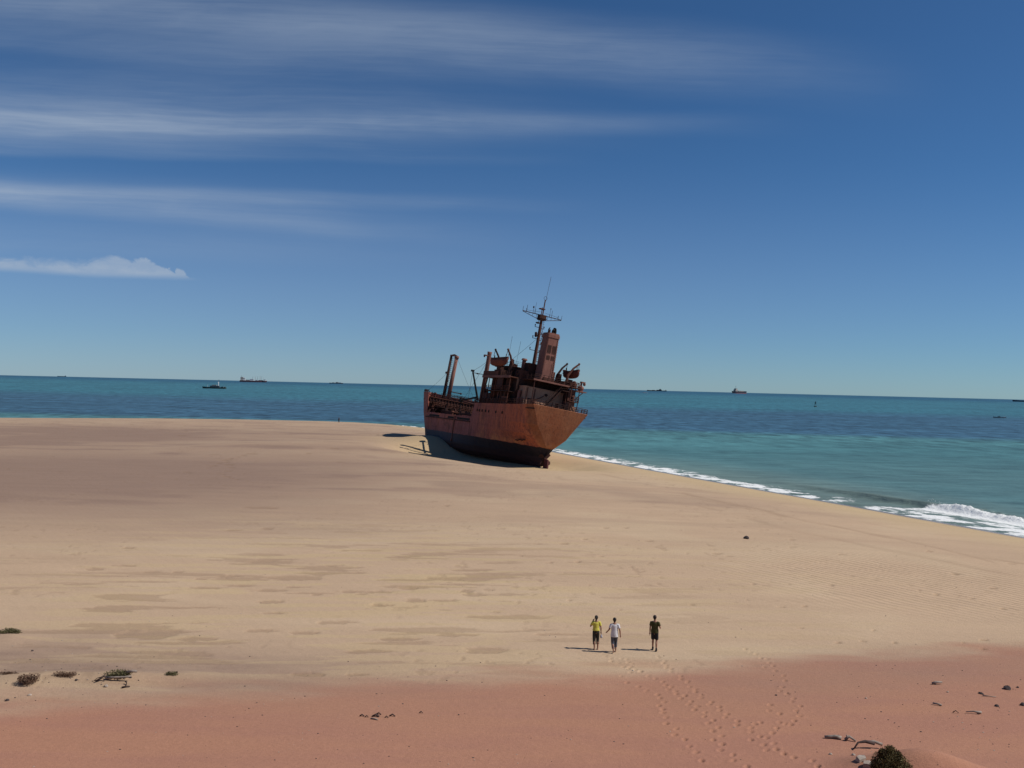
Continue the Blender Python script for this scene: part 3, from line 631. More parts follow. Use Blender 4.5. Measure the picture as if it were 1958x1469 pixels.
# stations: x, then half breadth at heights 0, 1, 2.2, 4.05, 6.2, 8.15 and the top, top height
ST = [
 (0.0, None),
 (3.4, (0.12, 0.16, 0.25, 1.6, 4.05, 5.35, 6.10, 11.75)),
 (6.0, (0.15, 0.5, 0.95, 2.85, 4.85, 5.80, 6.30, 11.65)),
 (9.0, (0.3, 1.4, 2.3, 4.1, 5.50, 6.10, 6.45, 11.55)),
 (13.0, (1.2, 2.9, 3.9, 5.3, 6.05, 6.40, 6.60, 11.45)),
 (18.0, (2.6, 4.5, 5.4, 6.15, 6.50, 6.62, 6.70, 11.35)),
 (24.0, (4.0, 5.7, 6.3, 6.62, 6.70, 6.75, 6.75, 11.25)),
 (26.3, (4.3, 5.9, 6.4, 6.66, 6.74, 6.78, 6.78, 11.20)),
 (26.9, (4.35, 5.95, 6.42, 6.66, 6.74, 6.78, 6.78, 8.15)),
 (34.0, (4.8, 6.2, 6.6, 6.75, 6.78, 6.80, 6.80, 8.15)),
 (42.0, (4.8, 6.2, 6.6, 6.75, 6.80, 6.85, 6.85, 8.15)),
 (48.0, (4.5, 5.9, 6.4, 6.65, 6.78, 6.85, 6.85, 8.18)),
 (54.4, (3.7, 5.1, 5.7, 6.15, 6.5, 6.75, 6.78, 8.22)),
 (55.0, (3.6, 5.0, 5.6, 6.10, 6.45, 6.72, 7.05, 13.00)),
 (59.0, (2.6, 3.8, 4.4, 4.9, 5.45, 5.95, 6.60, 13.10)),
 (63.0, (1.5, 2.3, 2.8, 3.2, 3.9, 4.55, 5.50, 13.25)),
 (66.5, (0.6, 1.0, 1.3, 1.6, 2.2, 2.9, 4.00, 13.40)),
 (69.3, (0.05, 0.12, 0.2, 0.35, 0.8, 1.35, 2.20, 13.60)),
 (70.6, None)]
LV = (0.0, 1.0, 2.2, 4.05, 6.2, 8.15)
def build_hull():
    mb = MB()
    rings = []
    for x, h in ST:
        if h is None and x == 0.0:
            # transom: an inverted triangle, raked under
            pr = [(3.2, 0.02, 3.0), (3.0, 0.05, 3.4), (2.7, 0.12, 3.8), (2.35, 0.60, 4.25), (1.7, 2.15, 6.2), (1.05, 3.85, 8.15), (0.0, 6.0, 11.85)]
            xs = [(0, 0)]
            rings.append([Vector((a, b, c)) for a, b, c in pr])
        elif h is None:
            pr = [(69.2, 0.02, 0.0), (69.6, 0.03, 1.0), (69.8, 0.04, 2.2), (69.9, 0.05, 4.05), (70.4, 0.06, 6.2), (71.2, 0.08, 8.15), (72.6, 0.10, 13.9)]
            rings.append([Vector(p) for p in pr])
        else:
            tops = [Vector((x, h[i], LV[i])) for i in range(6)]
            if x == 3.4: tops[0].z = 0.6; 
            tx = x
            rings.append(tops + [Vector((tx, h[6], h[7]))])
    # raised intermediate rows for smooth flare above 8.15 (only where the side stands higher)
    full = []
    for r in rings: full.append(r)
    vs = []; fs = []
    n = 7
    for side in (1, -1):
        b = len(vs)
        for r in full: vs += [(v.x, v.y * side, v.z) for v in r]
        for i in range(len(full) - 1):
            for k in range(n - 1):
                f = (b + i * n + k, b + (i + 1) * n + k, b + (i + 1) * n + k + 1, b + i * n + k + 1)
                fs.append(f if side == 1 else f[::-1])
    N = len(full) * n
    for k in range(n - 1): fs.append((k, k + 1, N + k + 1, N + k))                         # transom face
    for i in range(len(full) - 1): fs.append((i * n, N + i * n, N + (i + 1) * n, (i + 1) * n))   # flat of bottom
    for k in range(n - 1): a = (len(full) - 1) * n; fs.append((a + k, N + a + k, N + a + k + 1, a + k + 1))
    mb.add(vs, fs)
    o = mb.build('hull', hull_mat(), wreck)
    sd_ = o.modifiers.new('thick', 'SOLIDIFY'); sd_.thickness = 0.14; sd_.offset = -1
    me = o.data
    bm = bmesh.new(); bm.from_mesh(me); bmesh.ops.recalc_face_normals(bm, faces=bm.faces)
    bmesh.ops.subdivide_edges(bm, edges=[e for e in bm.edges if e.calc_length() > 4 and abs(e.verts[0].co.x - e.verts[1].co.x) > 3], cuts=2, use_grid_fill=True)
    r = random.Random(3)
    for v in bm.verts:                      # dented plates
        if v.co.x > 3 and v.co.z > 0.5: v.co.y += r.uniform(-0.035, 0.035)
    bm.to_mesh(me); bm.free()
    return o
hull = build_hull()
def part(mb, name, mat, parent=None, smooth=False): return mb.build(name, mat, parent or wreck, smooth)
def hb(x, top=True):
    """half breadth of the deck edge"""
    X_ = [s[0] for s in ST if s[1]]; B = [(s[1][6] if top else s[1][5]) for s in ST if s[1]]
    return float(np.interp(x, [0] + X_, [6.0] + B))
def deckpoly(x0, x1, z, inset=0.18, thick=0.15, n=14):
    mb = MB(); xs = np.linspace(x0, x1, n)
    P = [(x, hb(x) - inset) for x in xs]
    vs = []; 
    for x, w in P: vs += [(x, w, z), (x, -w, z), (x, w, z - thick), (x, -w, z - thick)]
    fs = []
    for i in range(n - 1):
        a, b = 4 * i, 4 * i + 4
        fs += [(a, a + 1, b + 1, b), (a + 2, b + 2, b + 3, a + 3), (a, b, b + 2, a + 2), (a + 1, a + 3, b + 3, b + 1)]
    fs += [(0, 2, 3, 1), (4 * n - 4, 4 * n - 3, 4 * n - 1, 4 * n - 2)]
    return mb.add(vs, fs)
part(deckpoly(0.3, 26.6, 11.1), 'poop_deck', M_rust_black)
part(deckpoly(26.6, 54.7, 7.1), 'main_deck', M_rust_black)
part(deckpoly(54.8, 69.5, 11.5, 0.25), 'forecastle_deck', M_rust_black)
b = MB(); b.box(26.45, 26.62, -6.5, 6.5, 7.1, 11.0); b.box(26.40, 26.45, 3.2, 4.1, 7.2, 9.2); part(b, 'poop_bulkhead', M_rust)
b = MB(); b.box(54.75, 54.92, -6.5, 6.5, 7.1, 12.0)
part(b, 'forecastle_bulkhead', M_rust_black)
b = MB()
for i in range(17):
    y = -6.4 + i * .8; b.box(54.60, 54.74, y - .05, y + .05, 7.15, 11.9)
b.box(54.5, 54.74, -6.5, 6.5, 9.6, 9.75); b.box(54.5, 54.74, -6.5, 6.5, 11.9, 12.05)
part(b, 'bulkhead_frame', M_rust)
b = MB(); b.box(49.8, 54.5, 5.2, 6.5, 10.9, 11.05); b.box(51.0, 54.5, -6.5, 5.2, 9.75, 9.9); part(b, 'working_platform', M_rust_black)
b = MB()
for y in (-3.6, 2.8): b.cut().box(54.50, 54.62, y, y + 0.8, 7.15, 9.1)
part(b, 'bulkhead_door', M_black)
# freeing ports and plate laps along the bulwark, portholes, fender chain, draught scars
for x0, x1 in ((27.4, 34.6), (36.6, 40.2), (45.6, 52.4)):
    b = MB()
    for side in (1, -1):
        b.cut(); n_ = 6
        for i in range(n_):
            a0 = x0 + (x1 - x0) * i / n_; a1 = x0 + (x1 - x0) * (i + 1) / n_
            y0, y1 = hb(a0, False) + 0.02, hb(a1, False) + 0.02
            z0 = 7.28; z1 = 7.72
            b.add([(a0, side * y0, z0), (a1, side * y1, z0), (a1, side * y1, z1), (a0, side * y0, z1), (a0, side * (y0 - .3), z0), (a1, side * (y1 - .3), z0), (a1, side * (y1 - .3), z1), (a0, side * (y0 - .3), z1)],
                  [(0, 1, 2, 3), (7, 6, 5, 4), (0, 4, 5, 1), (3, 2, 6, 7), (0, 3, 7, 4), (1, 5, 6, 2)])
    part(b, 'freeing_port', M_black)
for x in (24.2, 23.1, 21.7, 20.0, 18.4, 15.1, 12.2):
    y = float(np.interp(x, [13, 18, 24], [6.47, 6.65, 6.75]))
    b = MB(); b.tube([(x, y - 0.12, 9.68), (x, y + 0.03, 9.68)], 0.24, 10); w = part(b, 'porthole', M_black)
    b = MB()
    ringp = [(x + 0.29 * math.cos(t_), y + 0.03, 9.68 + 0.29 * math.sin(t_)) for t_ in np.linspace(0, 2 * math.pi, 13)]
    b.tube(ringp, 0.05, 5); part(b, 'porthole_rim', M_rust, w)
b = MB(); b.tube([(35.8, 6.93, 8.2), (35.75, 6.90, 6), (35.7, 6.86, 4.2)], 0.16, 6); b.tube([(35.7, 6.86, 4.2), (35.6, 6.8, 2.6)], 0.10, 6); b.ball((35.6, 6.85, 2.5), .28, .28, .35, 8, 6)
part(b, 'fender_pipe', M_rust_pink)
b = MB(); b.tube([(x, hb(x, False) + 0.08, 7.05) for x in np.linspace(27, 55, 12)], 0.10, 5); b.cut().tube([(x, -hb(x, False) - 0.08, 7.05) for x in np.linspace(27, 55, 12)], 0.10, 5)
part(b, 'rubbing_strake', M_rust_black)
b = MB()
for x, y, z in ((5.2, 4.35, 5.0), (5.9, 4.5, 4.85), (6.6, 4.62, 4.9), (7.4, 4.8, 4.7)): b.box(x - .22, x + .22, y - .5, y + .02, z - .12, z + .12)
part(b, 'hull_scar', M_rust_black)
# rudder, stern frame and propeller
b = MB(); b.add([(1.2, .16, -0.6), (1.2, -.16, -0.6), (2.9, .26, -0.6), (2.9, -.26, -0.6), (1.7, .14, 1.9), (1.7, -.14, 1.9), (2.9, .24, 2.1), (2.9, -.24, 2.1)],
      [(0, 2, 3, 1), (4, 5, 7, 6), (0, 1, 5, 4), (2, 6, 7, 3), (0, 4, 6, 2), (1, 3, 7, 5)])
part(b, 'rudder', rust('rust_red', (0.085, 0.026, 0.024), (0.12, 0.034, 0.028), (0.05, 0.02, 0.018)))
b = MB(); b.tube([(2.8, 0, 1.9), (3.6, 0, 1.9)], 0.35, 10)
for k in range(4):
    a = k * math.pi / 2 + 0.5; c, s_ = math.cos(a), math.sin(a)
    b.add([(3.1, -.25 * s_, 1.9 + .25 * c), (3.3, .25 * s_, 1.9 - .0 * c), (2.9, 1.3 * c - .45 * s_, 1.9 + 1.3 * s_ + .45 * c), (3.3, 1.3 * c + .45 * s_, 1.9 + 1.3 * s_ - .45 * c), (3.1, 1.55 * c, 1.9 + 1.55 * s_)], [(0, 1, 3, 4, 2)])
part(b, 'propeller', M_rust_black)

# rails
def rail(path, h=1.05, step=1.5, nb=3, r=0.045, rp=0.070, name='railing', mat=None, lean=0.0, seed=0, parent=None):
    mb = MB(); r_ = random.Random(seed); P = [Vector(p) for p in path]
    for i in range(len(P) - 1):
        a, c = P[i], P[i + 1]; L = (c - a).length; n_ = max(1, int(round(L / step)))
        for k in range(n_ + (1 if i == len(P) - 2 else 0)):
            q = a.lerp(c, k / n_); mb.bar(q, q + Vector((r_.uniform(-.1, .1), r_.uniform(-.08, .08) + lean, h * (1 if r_.random() > .12 else .55))), rp)
        for j in range(nb):
            z = h * (j + 1) / nb
            if r_.random() < 0.88: mb.bar(a + Vector((0, 0, z)), c + Vector((0, 0, z - r_.uniform(0, .12))), r)
    return part(mb, name, mat or M_rust_black, parent)
edge_p = [(x, hb(x) - 0.1, float(np.interp(x, [0, 26], [11.75, 11.2]))) for x in (0.2, 4, 8, 12, 16, 20, 24, 26.3)]
rail(edge_p, seed=1, step=1.2); rail([(x, -y, z) for x, y, z in edge_p], seed=2, step=1.2)
rail([(0.15, y, 11.8) for y in (5.9, 2, -2, -5.9)], seed=3, step=1.2)
rail([(26.5, y, 11.15) for y in (6.5, 0, -6.5)], seed=4)
rail([(55.0, y, 12.0) for y in (6.8, 3, -3, -6.8)], seed=5, step=.8, h=1.25); rail([(54.5, y, 9.9) for y in (5.2, 0, -6.4)], seed=25, step=.9, h=1.2, mat=M_rust)
fc = [(x, hb(x) - 0.1, float(np.interp(x, [55, 69.3], [13.0, 13.6]))) for x in (55.2, 58, 61, 64, 67, 69.2)]
rail(fc, seed=6, step=1.3, h=.6); rail([(x, -y, z) for x, y, z in fc], seed=7, step=1.3, h=.6)
mp = [(x, hb(x) - 0.08, 8.15) for x in (27, 34, 42, 48, 54.3)]
rail([(x, -y, z) for x, y, z in mp], seed=8, h=0.9)

# cargo deck clutter: hatch coamings, winches, ventilators
b = MB(); b.box(30.5, 40.0, -4.2, 4.2, 7.12, 8.9); b.box(30.3, 40.2, -4.4, 4.4, 8.75, 8.95)
part(b, 'hatch_coaming', M_rust)
b = MB(); b.box(43.5, 52.0, -4.2, 4.2, 7.12, 9.0); b.box(43.3, 52.2, -4.4, 4.4, 8.85, 9.05); part(b, 'hatch_coaming', M_rust)
for x0, x1 in ((30.6, 39.9), (43.6, 51.9)):
    b = MB(); r = random.Random(int(x0))
    for i in range(9):
        a = x0 + (x1 - x0) * i / 9; b.box(a, a + (x1 - x0) / 9 - .06, -4.25, 4.25 - (r.random() < .3) * 3, 8.96, 9.12 + r.uniform(0, .25))
    part(b, 'hatch_cover', M_rust_black)
def winch(x, y, z):
    b = MB(); b.tube([(x, y - .9, z + .55), (x, y + .9, z + .55)], .38, 10)
    for yy_ in (-1.0, -.15, .95): b.tube([(x, y + yy_, z + .55), (x, y + yy_ + .08, z + .55)], .6, 10)
    b.box(x - .7, x + .7, y - 1.1, y + 1.1, z, z + .18); b.box(x + .45, x + 1.0, y - .4, y + .4, z + .1, z + .95)
    part(b, 'winch', M_rust_black)
winch(41.8, 2.6, 7.12); winch(41.8, -2.4, 7.12); winch(53.2, 3.0, 7.12); winch(53.2, -3.0, 7.12); winch(62.5, 0, 11.5); winch(2.6, 2.2, 11.1); winch(2.8, -2.6, 11.1)
def vent(x, y, z, h, r=.28, mat=None):
    b = MB(); b.tube([(x, y, z), (x, y, z + h)], r, 10); b.tube([(x, y, z + h - .05), (x, y, z + h + .28)], r * 1.55, 10, rs=[r * 1.6, r * 1.15])
    return part(b, 'ventilator', mat or M_rust)
for x, y, z, h in ((29.2, 4.6, 7.1, 1.9), (29.2, -4.6, 7.1, 2.0), (42.0, 5.2, 7.1, 1.8), (53.8, 5.4, 7.1, 2.0), (57, 4.6, 11.5, 1.5), (57, -4.4, 11.5, 1.5), (4.6, 3.9, 11.1, 1.4), (14.0, 2.75, 17.3, 3.9), (60, 3.4, 11.5, 1.0)):
    vent(x, y, z, h, .42 if z > 17 else .28, M_rust_pink if z > 17 else None)
def bollard(x, y, z):
    b = MB(); b.box(x - .55, x + .55, y - .25, y + .25, z, z + .1)
    for d_ in (-.33, .33): b.tube([(x + d_, y, z + .1), (x + d_, y, z + .6), (x + d_, y, z + .66)], .17, 8, rs=[.16, .16, .21])
    part(b, 'bollard', M_rust_black)
for p_ in ((2, 4.9, 11.1), (2, -4.9, 11.1), (7.0, 5.4, 11.1), (7.0, -5.4, 11.1), (59, 5.0, 11.5), (59, -5.0, 11.5)): bollard(*p_)

# the forward pair of masts on the forecastle break, joined at the top
b = MB(); b.tube([(57.3, 0.85, 11.5), (57.3, 0.55, 23.2)], .48, 12, rs=[.52, .42]); b.tube([(57.3, .55, 22.6), (57.3, .55, 23.3)], .55, 12); part(b, 'kingpost', M_rust_pink, None, True)
b = MB(); b.tube([(57.9, 1.95, 11.5), (57.9, 1.80, 23.4)], .34, 12, rs=[.40, .30])
b.ball((57.9, 2.3, 18.8), .3, .3, .25); b.box(57.6, 58.1, 1.8, 2.6, 18.5, 18.65)
k2 = part(b, 'kingpost', M_rust_black, None, True)
b = MB()
for i in range(22):
    z = 12 + i * .5; b.bar((57.55, 1.62, z), (57.55, 1.25, z), .03)
for y in (1.62, 1.25): b.bar((57.55, y, 11.6), (57.55, y - .2, 23), .035)
part(b, 'mast_ladder', M_rust_black, k2)
b = MB(); b.tube([(57.6, 1.85, 23.25), (57.4, 1.2, 23.5), (57.3, .5, 23.25)], .2, 8); b.box(57.1, 57.8, .1, 2.2, 23.1, 23.22); part(b, 'crosspiece', M_rust_black)
b = MB(); b.box(56.4, 57.0, -2.2, .6, 14.1, 14.3); b.ball((56.7, -2.0, 14.2), .25, .25, .25); part(b, 'winch_bracket', M_rust_black)
# the samson post before the bridge, its derricks
b = MB(); b.tube([(28.6, 4.35, 7.1), (28.6, 4.35, 21.6), (28.6, 4.35, 22.4), (28.6, 4.35, 22.9)], .5, 12, rs=[.55, .46, .46, .52]); b.box(28.2, 29.0, 4.75, 5.5, 21.9, 22.1); b.ball((28.6, 5.45, 21.75), .2, .2, .25)
b.tube([(28.6, 4.35, 17.2), (28.6, 4.35, 17.35)], .62, 12)
part(b, 'samson_post', M_rust_pink, None, True)
b = MB(); b.tube([(27.6, 5.6, 11.9), (27.8, 7.9, 18.0)], .22, 8, rs=[.26, .18]); b.box(27.5, 28.1, 7.6, 8.2, 17.8, 18.2); b.tube([(27.7, 7.7, 17.6), (28.2, 5.0, 17.7)], .07, 5); b.ball((27.9, 6.6, 17.6), .2, .3, .16)
part(b, 'derrick_boom', M_black)
b = MB(); b.tube([(28.0, 5.6, 12.6), (36.5, 5.9, 11.6)], .2, 8, rs=[.24, .16]); b.box(35.8, 36.8, 5.6, 6.2, 11.2, 12.2); b.bar((36.2, 5.9, 7.2), (36.2, 5.9, 12.6), .11)
part(b, 'derrick_boom', M_black)
b = MB(); b.tube([(40, -3, 11.0), (54, 1.2, 12.6)], .2, 8); b.bar((41, -2.8, 8.9), (41, -2.8, 11.2), .12); part(b, 'derrick_boom', M_rust)
# stays
def wire(name, pts, r=.035, sag=0.0):
    b = MB()
    for a, c in pts:
        a, c = Vector(a), Vector(c); n_ = 8; b.cut()
        b.tube([a.lerp(c, i / n_) - Vector((0, 0, sag * math.sin(math.pi * i / n_))) for i in range(n_ + 1)], r, 4)
    return part(b, name, M_rust_black)
wire('stay_wire', [((57.5, 2.0, 19.0), (66, 4.0, 13.2)), ((57.2, .3, 22.6), (46, -4.2, 9.0)), ((57.2, .3, 22.6), (50, 6.6, 8.2))], .03, .2)
wire('stay_wire', [((27.8, 7.9, 18.0), (30.5, 6.6, 8.6)), ((28.6, 4.9, 20.0), (37, 6.6, 8.6)), ((28.6, 4.9, 20.4), (27.8, 7.9, 18.0))], .028, .15)

# accommodation block
b = MB(); b.box(10.9, 23.0, -5.1, 5.1, 11.12, 16.9)
part(b, 'deckhouse', M_rust_black)
for (y0, y1) in ((1, 1),):
    for i, x in enumerate((12.4, 14.6, 16.8, 19.0, 21.2)):
        for z in (12.9, 15.2):
            b = MB(); b.box(x - .3, x + .3, 5.1, 5.16, z - .32, z + .32); w = part(b, 'window', M_black)
b = MB()
for x in (11.6, 18.0): b.cut().box(x - .4, x + .4, 5.1, 5.17, 11.2, 13.2)
part(b, 'house_door', M_black)
b = MB(); b.box(8.0, 10.88, -4.3, 4.3, 11.12, 15.55); b.box(7.9, 10.9, -4.4, 4.4, 15.5, 15.62)
aft = part(b, 'aft_deckhouse', M_rust_tan)
b = MB()
for y0, y1, z0, z1 in ((2.6, 3.5, 11.2, 13.3), (-3.6, -2.8, 11.2, 13.3)): b.cut().box(7.93, 7.99, y0, y1, z0, z1)
part(b, 'house_door', M_rust_black, aft)
b = MB()
for y in (3.9, 2.2): b.cut().tube([(7.85, y, 11.2), (7.85, y, 15.4)], .09, 6)
b.cut().tube([(7.85, 1.9, 12.6), (7.85, 1.5, 13.4), (7.85, .6, 13.9), (7.85, .1, 14.3)], .07, 5); b.tube([(7.85, 1.4, 12.9), (7.85, 1.1, 12.3), (7.85, 1.6, 12.1), (7.85, 1.9, 12.6)], .07, 5)
part(b, 'wall_pipe', M_rust, aft)
b = MB(); b.ball((7.9, -.4, 14.55), .08, .38, .3, 9, 6); part(b, 'wall_lamp', M_rust_black, aft)
b = MB(); b.tube([(9.6, 4.75, 11.2), (9.6, 4.75, 14.6)], .35, 9); b.cut().tube([(8.6, 4.6, 11.2), (8.6, 4.6, 13.2)], .22, 8); part(b, 'store_tank', M_rust_pink)
# junk crowding the decks
r_j = random.Random(41)
for nm, n_j, bx in (('deck_pipe', 26, (5.2, 7.6, -6.0, 5.6, 11.15, 13.2)), ('deck_pipe', 16, (11.2, 24, 5.25, 6.3, 11.15, 14.5)), ('deck_pipe', 22, (29.5, 53.5, -5.8, 6.2, 8.9, 10.6)), ('deck_pipe', 16, (55.5, 61, -5.5, 5.8, 11.6, 13.6)), ('deck_pipe', 14, (11.5, 15.4, -4.6, 4.8, 17.3, 19.8))):
    for k_j in range(n_j):
        x = r_j.uniform(bx[0], bx[1]); y = r_j.uniform(bx[2], bx[3]); z = bx[4]; h = (bx[5] - bx[4]) * r_j.uniform(.35, 1.0)
        b = MB(); kd = r_j.random()
        if kd < .45: b.tube([(x, y, z), (x + r_j.uniform(-.4, .4), y + r_j.uniform(-.4, .4), z + h)], r_j.uniform(.05, .12), 6)
        elif kd < .7: b.tube([(x, y, z), (x, y, z + h * .7), (x + .3, y, z + h * .85), (x + .6, y + .1, z + h * .8)], r_j.uniform(.07, .14), 7)
        else:
            w_ = r_j.uniform(.25, .6); b.box(x - w_, x + w_, y - w_ * .7, y + w_ * .7, z, z + h * .45); b.bar((x, y, z + h * .4), (x + .2, y, z + h * .8), .06)
        part(b, nm if kd < .7 else 'deck_locker', r_j.choice([M_rust, M_rust_black, M_rust, M_rust_pink]))
b = MB(); b.box(6.6, 12.9, -6.4, -4.4, 11.12, 14.05); part(b, 'side_locker', M_rust_pink)
b = MB(); b.box(6.4, 12.9, -6.1, -4.5, 14.25, 16.6); part(b, 'side_locker', M_rust)
b = MB(); b.box(5.75, 6.5, -6.3, -5.0, 11.12, 13.2); part(b, 'side_locker', M_rust_light)
b = MB(); b.box(7.0, 12.0, -6.4, -4.9, 17.12, 18.0); part(b, 'side_locker', M_rust_black)
for x0, x1, z0, z1 in ((11.2, 14.4, 11.15, 13.0), (14.8, 19.6, 11.15, 12.4), (20.0, 24.2, 11.15, 13.6), (14.6, 17.8, 14.6, 16.9)):
    b = MB(); b.box(x0, x1, 6.28, 6.36, z0, z1); part(b, 'side_screen', r_j.choice([M_rust, M_rust_black]))
b = MB(); b.box(11.0, 24.4, 5.12, 6.6, 14.02, 14.14); part(b, 'side_gallery', M_rust_black)
rail([(11.0, 6.5, 14.14), (24.3, 6.5, 14.14)], seed=31, step=1.0, mat=M_rust)
# starboard outside gallery: platforms, posts and ladders
b = MB(); b.box(5.5, 13, -6.7, -4.5, 14.1, 14.22); b.cut().box(5.5, 13.0, -6.75, -4.5, 16.98, 17.1)
part(b, 'gallery', M_rust)
b = MB()
for x in (5.7, 7.4, 9.2, 11.0, 12.8):
    for y in (-6.55, -4.7):
        b.cut().bar((x, y, 11.1), (x, y, 17.0), .10, 6)
b.cut().bar((5.7, -6.5, 11.3), (8.6, -6.5, 14.1), .06); b.cut().bar((5.7, -6.5, 14.3), (8.6, -6.5, 17), .06); b.cut().bar((5.7, -4.8, 13.8), (5.7, -6.5, 11.6), .06)
part(b, 'gallery_post', M_rust)
rail([(5.6, -4.6, 14.2), (5.6, -6.65, 14.2), (13, -6.65, 14.2)], seed=20, step=.7, mat=M_rust); rail([(5.6, -4.4, 17.1), (5.6, -6.7, 17.1), (13, -6.7, 17.1)], seed=21, step=.7, mat=M_rust)
for (x, y, z, h, r_) in ((6.4, -5.6, 14.25, 1.3, .4), (7.6, -5.2, 11.2, 1.6, .5), (6.2, -5.3, 17.15, 1.2, .38), (7.2, -6.2, 17.15, .9, .35)):
    b = MB(); b.tube([(x, y, z), (x, y, z + h * .8), (x, y, z + h)], r_, 10, rs=[r_, r_, r_ * .6]); part(b, 'store_drum', M_rust)
b = MB(); b.box(7.0, 9.2, -9.0, -6.7, 16.55, 16.72); b.bar((8, -6.7, 14.5), (8, -8.7, 16.55), .09)
sp_ = part(b, 'side_platform', M_rust_pink)
b = MB(); b.tube([(8.0, -8.0, 16.72), (8.0, -8.0, 16.95)], .55, 12); b.ball((8.0, -8.0, 17.35), .68, .68, .55, 12, 8); b.tube([(8.0, -8.0, 17.8), (8.0, -8.0, 18.6)], .2, 8); b.box(7.6, 8.4, -8.7, -7.8, 18.5, 18.75); b.ball((8, -8.7, 18.3), .3, .3, .35)
part(b, 'capstan_lamp', M_rust_pink, sp_)
# stair on the aft face
b = MB()
for d_ in (0, .75): b.bar((6.7 - d_, .9, 11.2), (6.7 - d_, -2.7, 16.0), .11, 4)
for i in range(15):
    f_ = i / 14; b.box(5.9, 6.75, .9 - 3.6 * f_ - .14, .9 - 3.6 * f_ + .14, 11.25 + 4.8 * f_, 11.31 + 4.8 * f_)
for d_ in (0, .75): b.bar((6.7 - d_, .9, 12.1), (6.7 - d_, -2.7, 16.9), .05, 4)
b.box(5.4, 7.8, -4.2, -2.6, 15.9, 16.02)
part(b, 'stairway', M_rust_black)
# boat deck: aft slab, side wings
b = MB(); b.box(6.4, 11.0, -4.5, 3.6, 17.0, 17.16); b.box(10.98, 24.6, -6.7, 6.7, 16.93, 17.13)
part(b, 'boat_deck', M_rust)
b = MB(); b.box(6.3, 6.39, -4.6, 3.7, 16.92, 17.24); b.cut().box(10.9, 24.7, 6.71, 6.80, 16.75, 17.25); part(b, 'deck_edge', M_rust_pink)
b = MB(); b.box(17.0, 24.66, 6.55, 6.68, 17.14, 18.2); b.cut().box(24.5, 24.62, -6.5, 6.5, 17.14, 18.2); b.cut().box(17.0, 24.66, -6.68, -6.55, 17.14, 18.2)
part(b, 'wing_bulwark', M_rust)
b = MB()
for x in (11.2, 14.6, 18.0, 21.4, 24.3):
    for y in (6.45, -6.45): b.cut().bar((x, y, 11.15), (x, y, 16.95), .09, 6)
for y in (3.3, -4.2): b.cut().bar((6.6, y, 11.1), (6.6, y, 17.0), .10, 6)
for x in (12.9, 19.5): b.cut().box(x, x + .12, 5.1, 6.4, 11.1, 16.9)
part(b, 'deck_pillar', M_rust)
b = MB(); b.bar((24.3, 6.3, 11.3), (22.8, 6.3, 16.9), .16); b.cut().bar((11.4, 6.3, 16.8), (13.6, 6.3, 11.3), .12); b.cut().box(24.2, 24.4, 5.0, 6.4, 11.2, 14.5); part(b, 'deck_brace', M_rust_black)
rail([(6.5, 3.5, 17.17), (6.5, -4.4, 17.17)], seed=9, step=1.0); rail([(11.0, 6.6, 17.14), (17, 6.6, 17.14)], seed=10, step=1.0); rail([(11.0, 3.6, 17.16), (6.5, 3.6, 17.16)], seed=11)
# wheelhouse and its roof clutter
b = MB(); b.box(15.6, 23.4, -4.4, 4.4, 17.15, 19.55); b.box(15.3, 23.8, -4.7, 4.7, 19.5, 19.65)
wh = part(b, 'wheelhouse', M_rust)
for x in (16.6, 18.4, 20.2, 22.0):
    b = MB(); b.box(x - .55, x + .55, 4.4, 4.46, 18.3, 19.1); part(b, 'window', M_black, wh)
rail([(15.4, 4.6, 19.66), (23.6, 4.6, 19.66)], seed=12, step=1.1, r=.025, rp=.03); rail([(15.4, 4.6, 19.66), (15.4, -4.6, 19.66)], seed=13, step=1.1, r=.025, rp=.03)
b = MB(); b.box(18.6, 19.3, 2.8, 3.5, 19.66, 20.9); b.ball((18.9, 3.1, 21.1), .4, .4, .3); b.cut().box(20, 20.5, 1.2, 1.7, 19.66, 20.6); b.cut().box(16.5, 17.4, 3.4, 4.2, 19.66, 20.3); part(b, 'roof_locker', M_rust_black)
b = MB(); b.box(11.8, 14.2, .8, 2.6, 17.17, 20.55); b.box(11.7, 14.3, .7, 2.7, 20.5, 20.62)
part(b, 'ventilator_house', M_black if False else M_rust_black)
b = MB(); b.box(10.4, 13.6, -2.4, .75, 17.17, 19.2); b.cut().box(11.2, 14.8, 2.7, 4.6, 17.15, 18.8); part(b, 'engine_casing', M_rust)
# funnel
b = MB()
def rr(xc, yc, hx, hy, z, r=.35, n_=5):
    P = []
    for cx_2, cy_2, a0 in ((hx - r, hy - r, 0), (-hx + r, hy - r, 90), (-hx + r, -hy + r, 180), (hx - r, -hy + r, 270)):
        for i in range(n_ + 1):
            a = R_(a0 + 90 * i / n_); P.append((xc + cx_2 + r * math.cos(a), yc + cy_2 + r * math.sin(a), z))
    return P
LV_ = [(9.6, 0, 1.72, 1.62, 17.15), (9.55, 0, 1.50, 1.44, 18.3), (9.5, 0, 1.42, 1.38, 22), (9.45, 0, 1.36, 1.32, 26.1), (9.45, 0, 1.48, 1.44, 26.15), (9.45, 0, 1.48, 1.44, 26.75), (9.45, 0, 1.38, 1.34, 26.8), (9.45, 0, 1.36, 1.32, 27.1)]
vs = []; fs = []
for a in LV_: vs += rr(*a)
n_ = 24
for i in range(len(LV_) - 1):
    for k in range(n_): fs.append((i * n_ + k, i * n_ + (k + 1) % n_, (i + 1) * n_ + (k + 1) % n_, (i + 1) * n_ + k))
fs.append(tuple((len(LV_) - 1) * n_ + k for k in range(n_)))
b.add(vs, fs); fun = part(b, 'funnel', M_rust_pink)
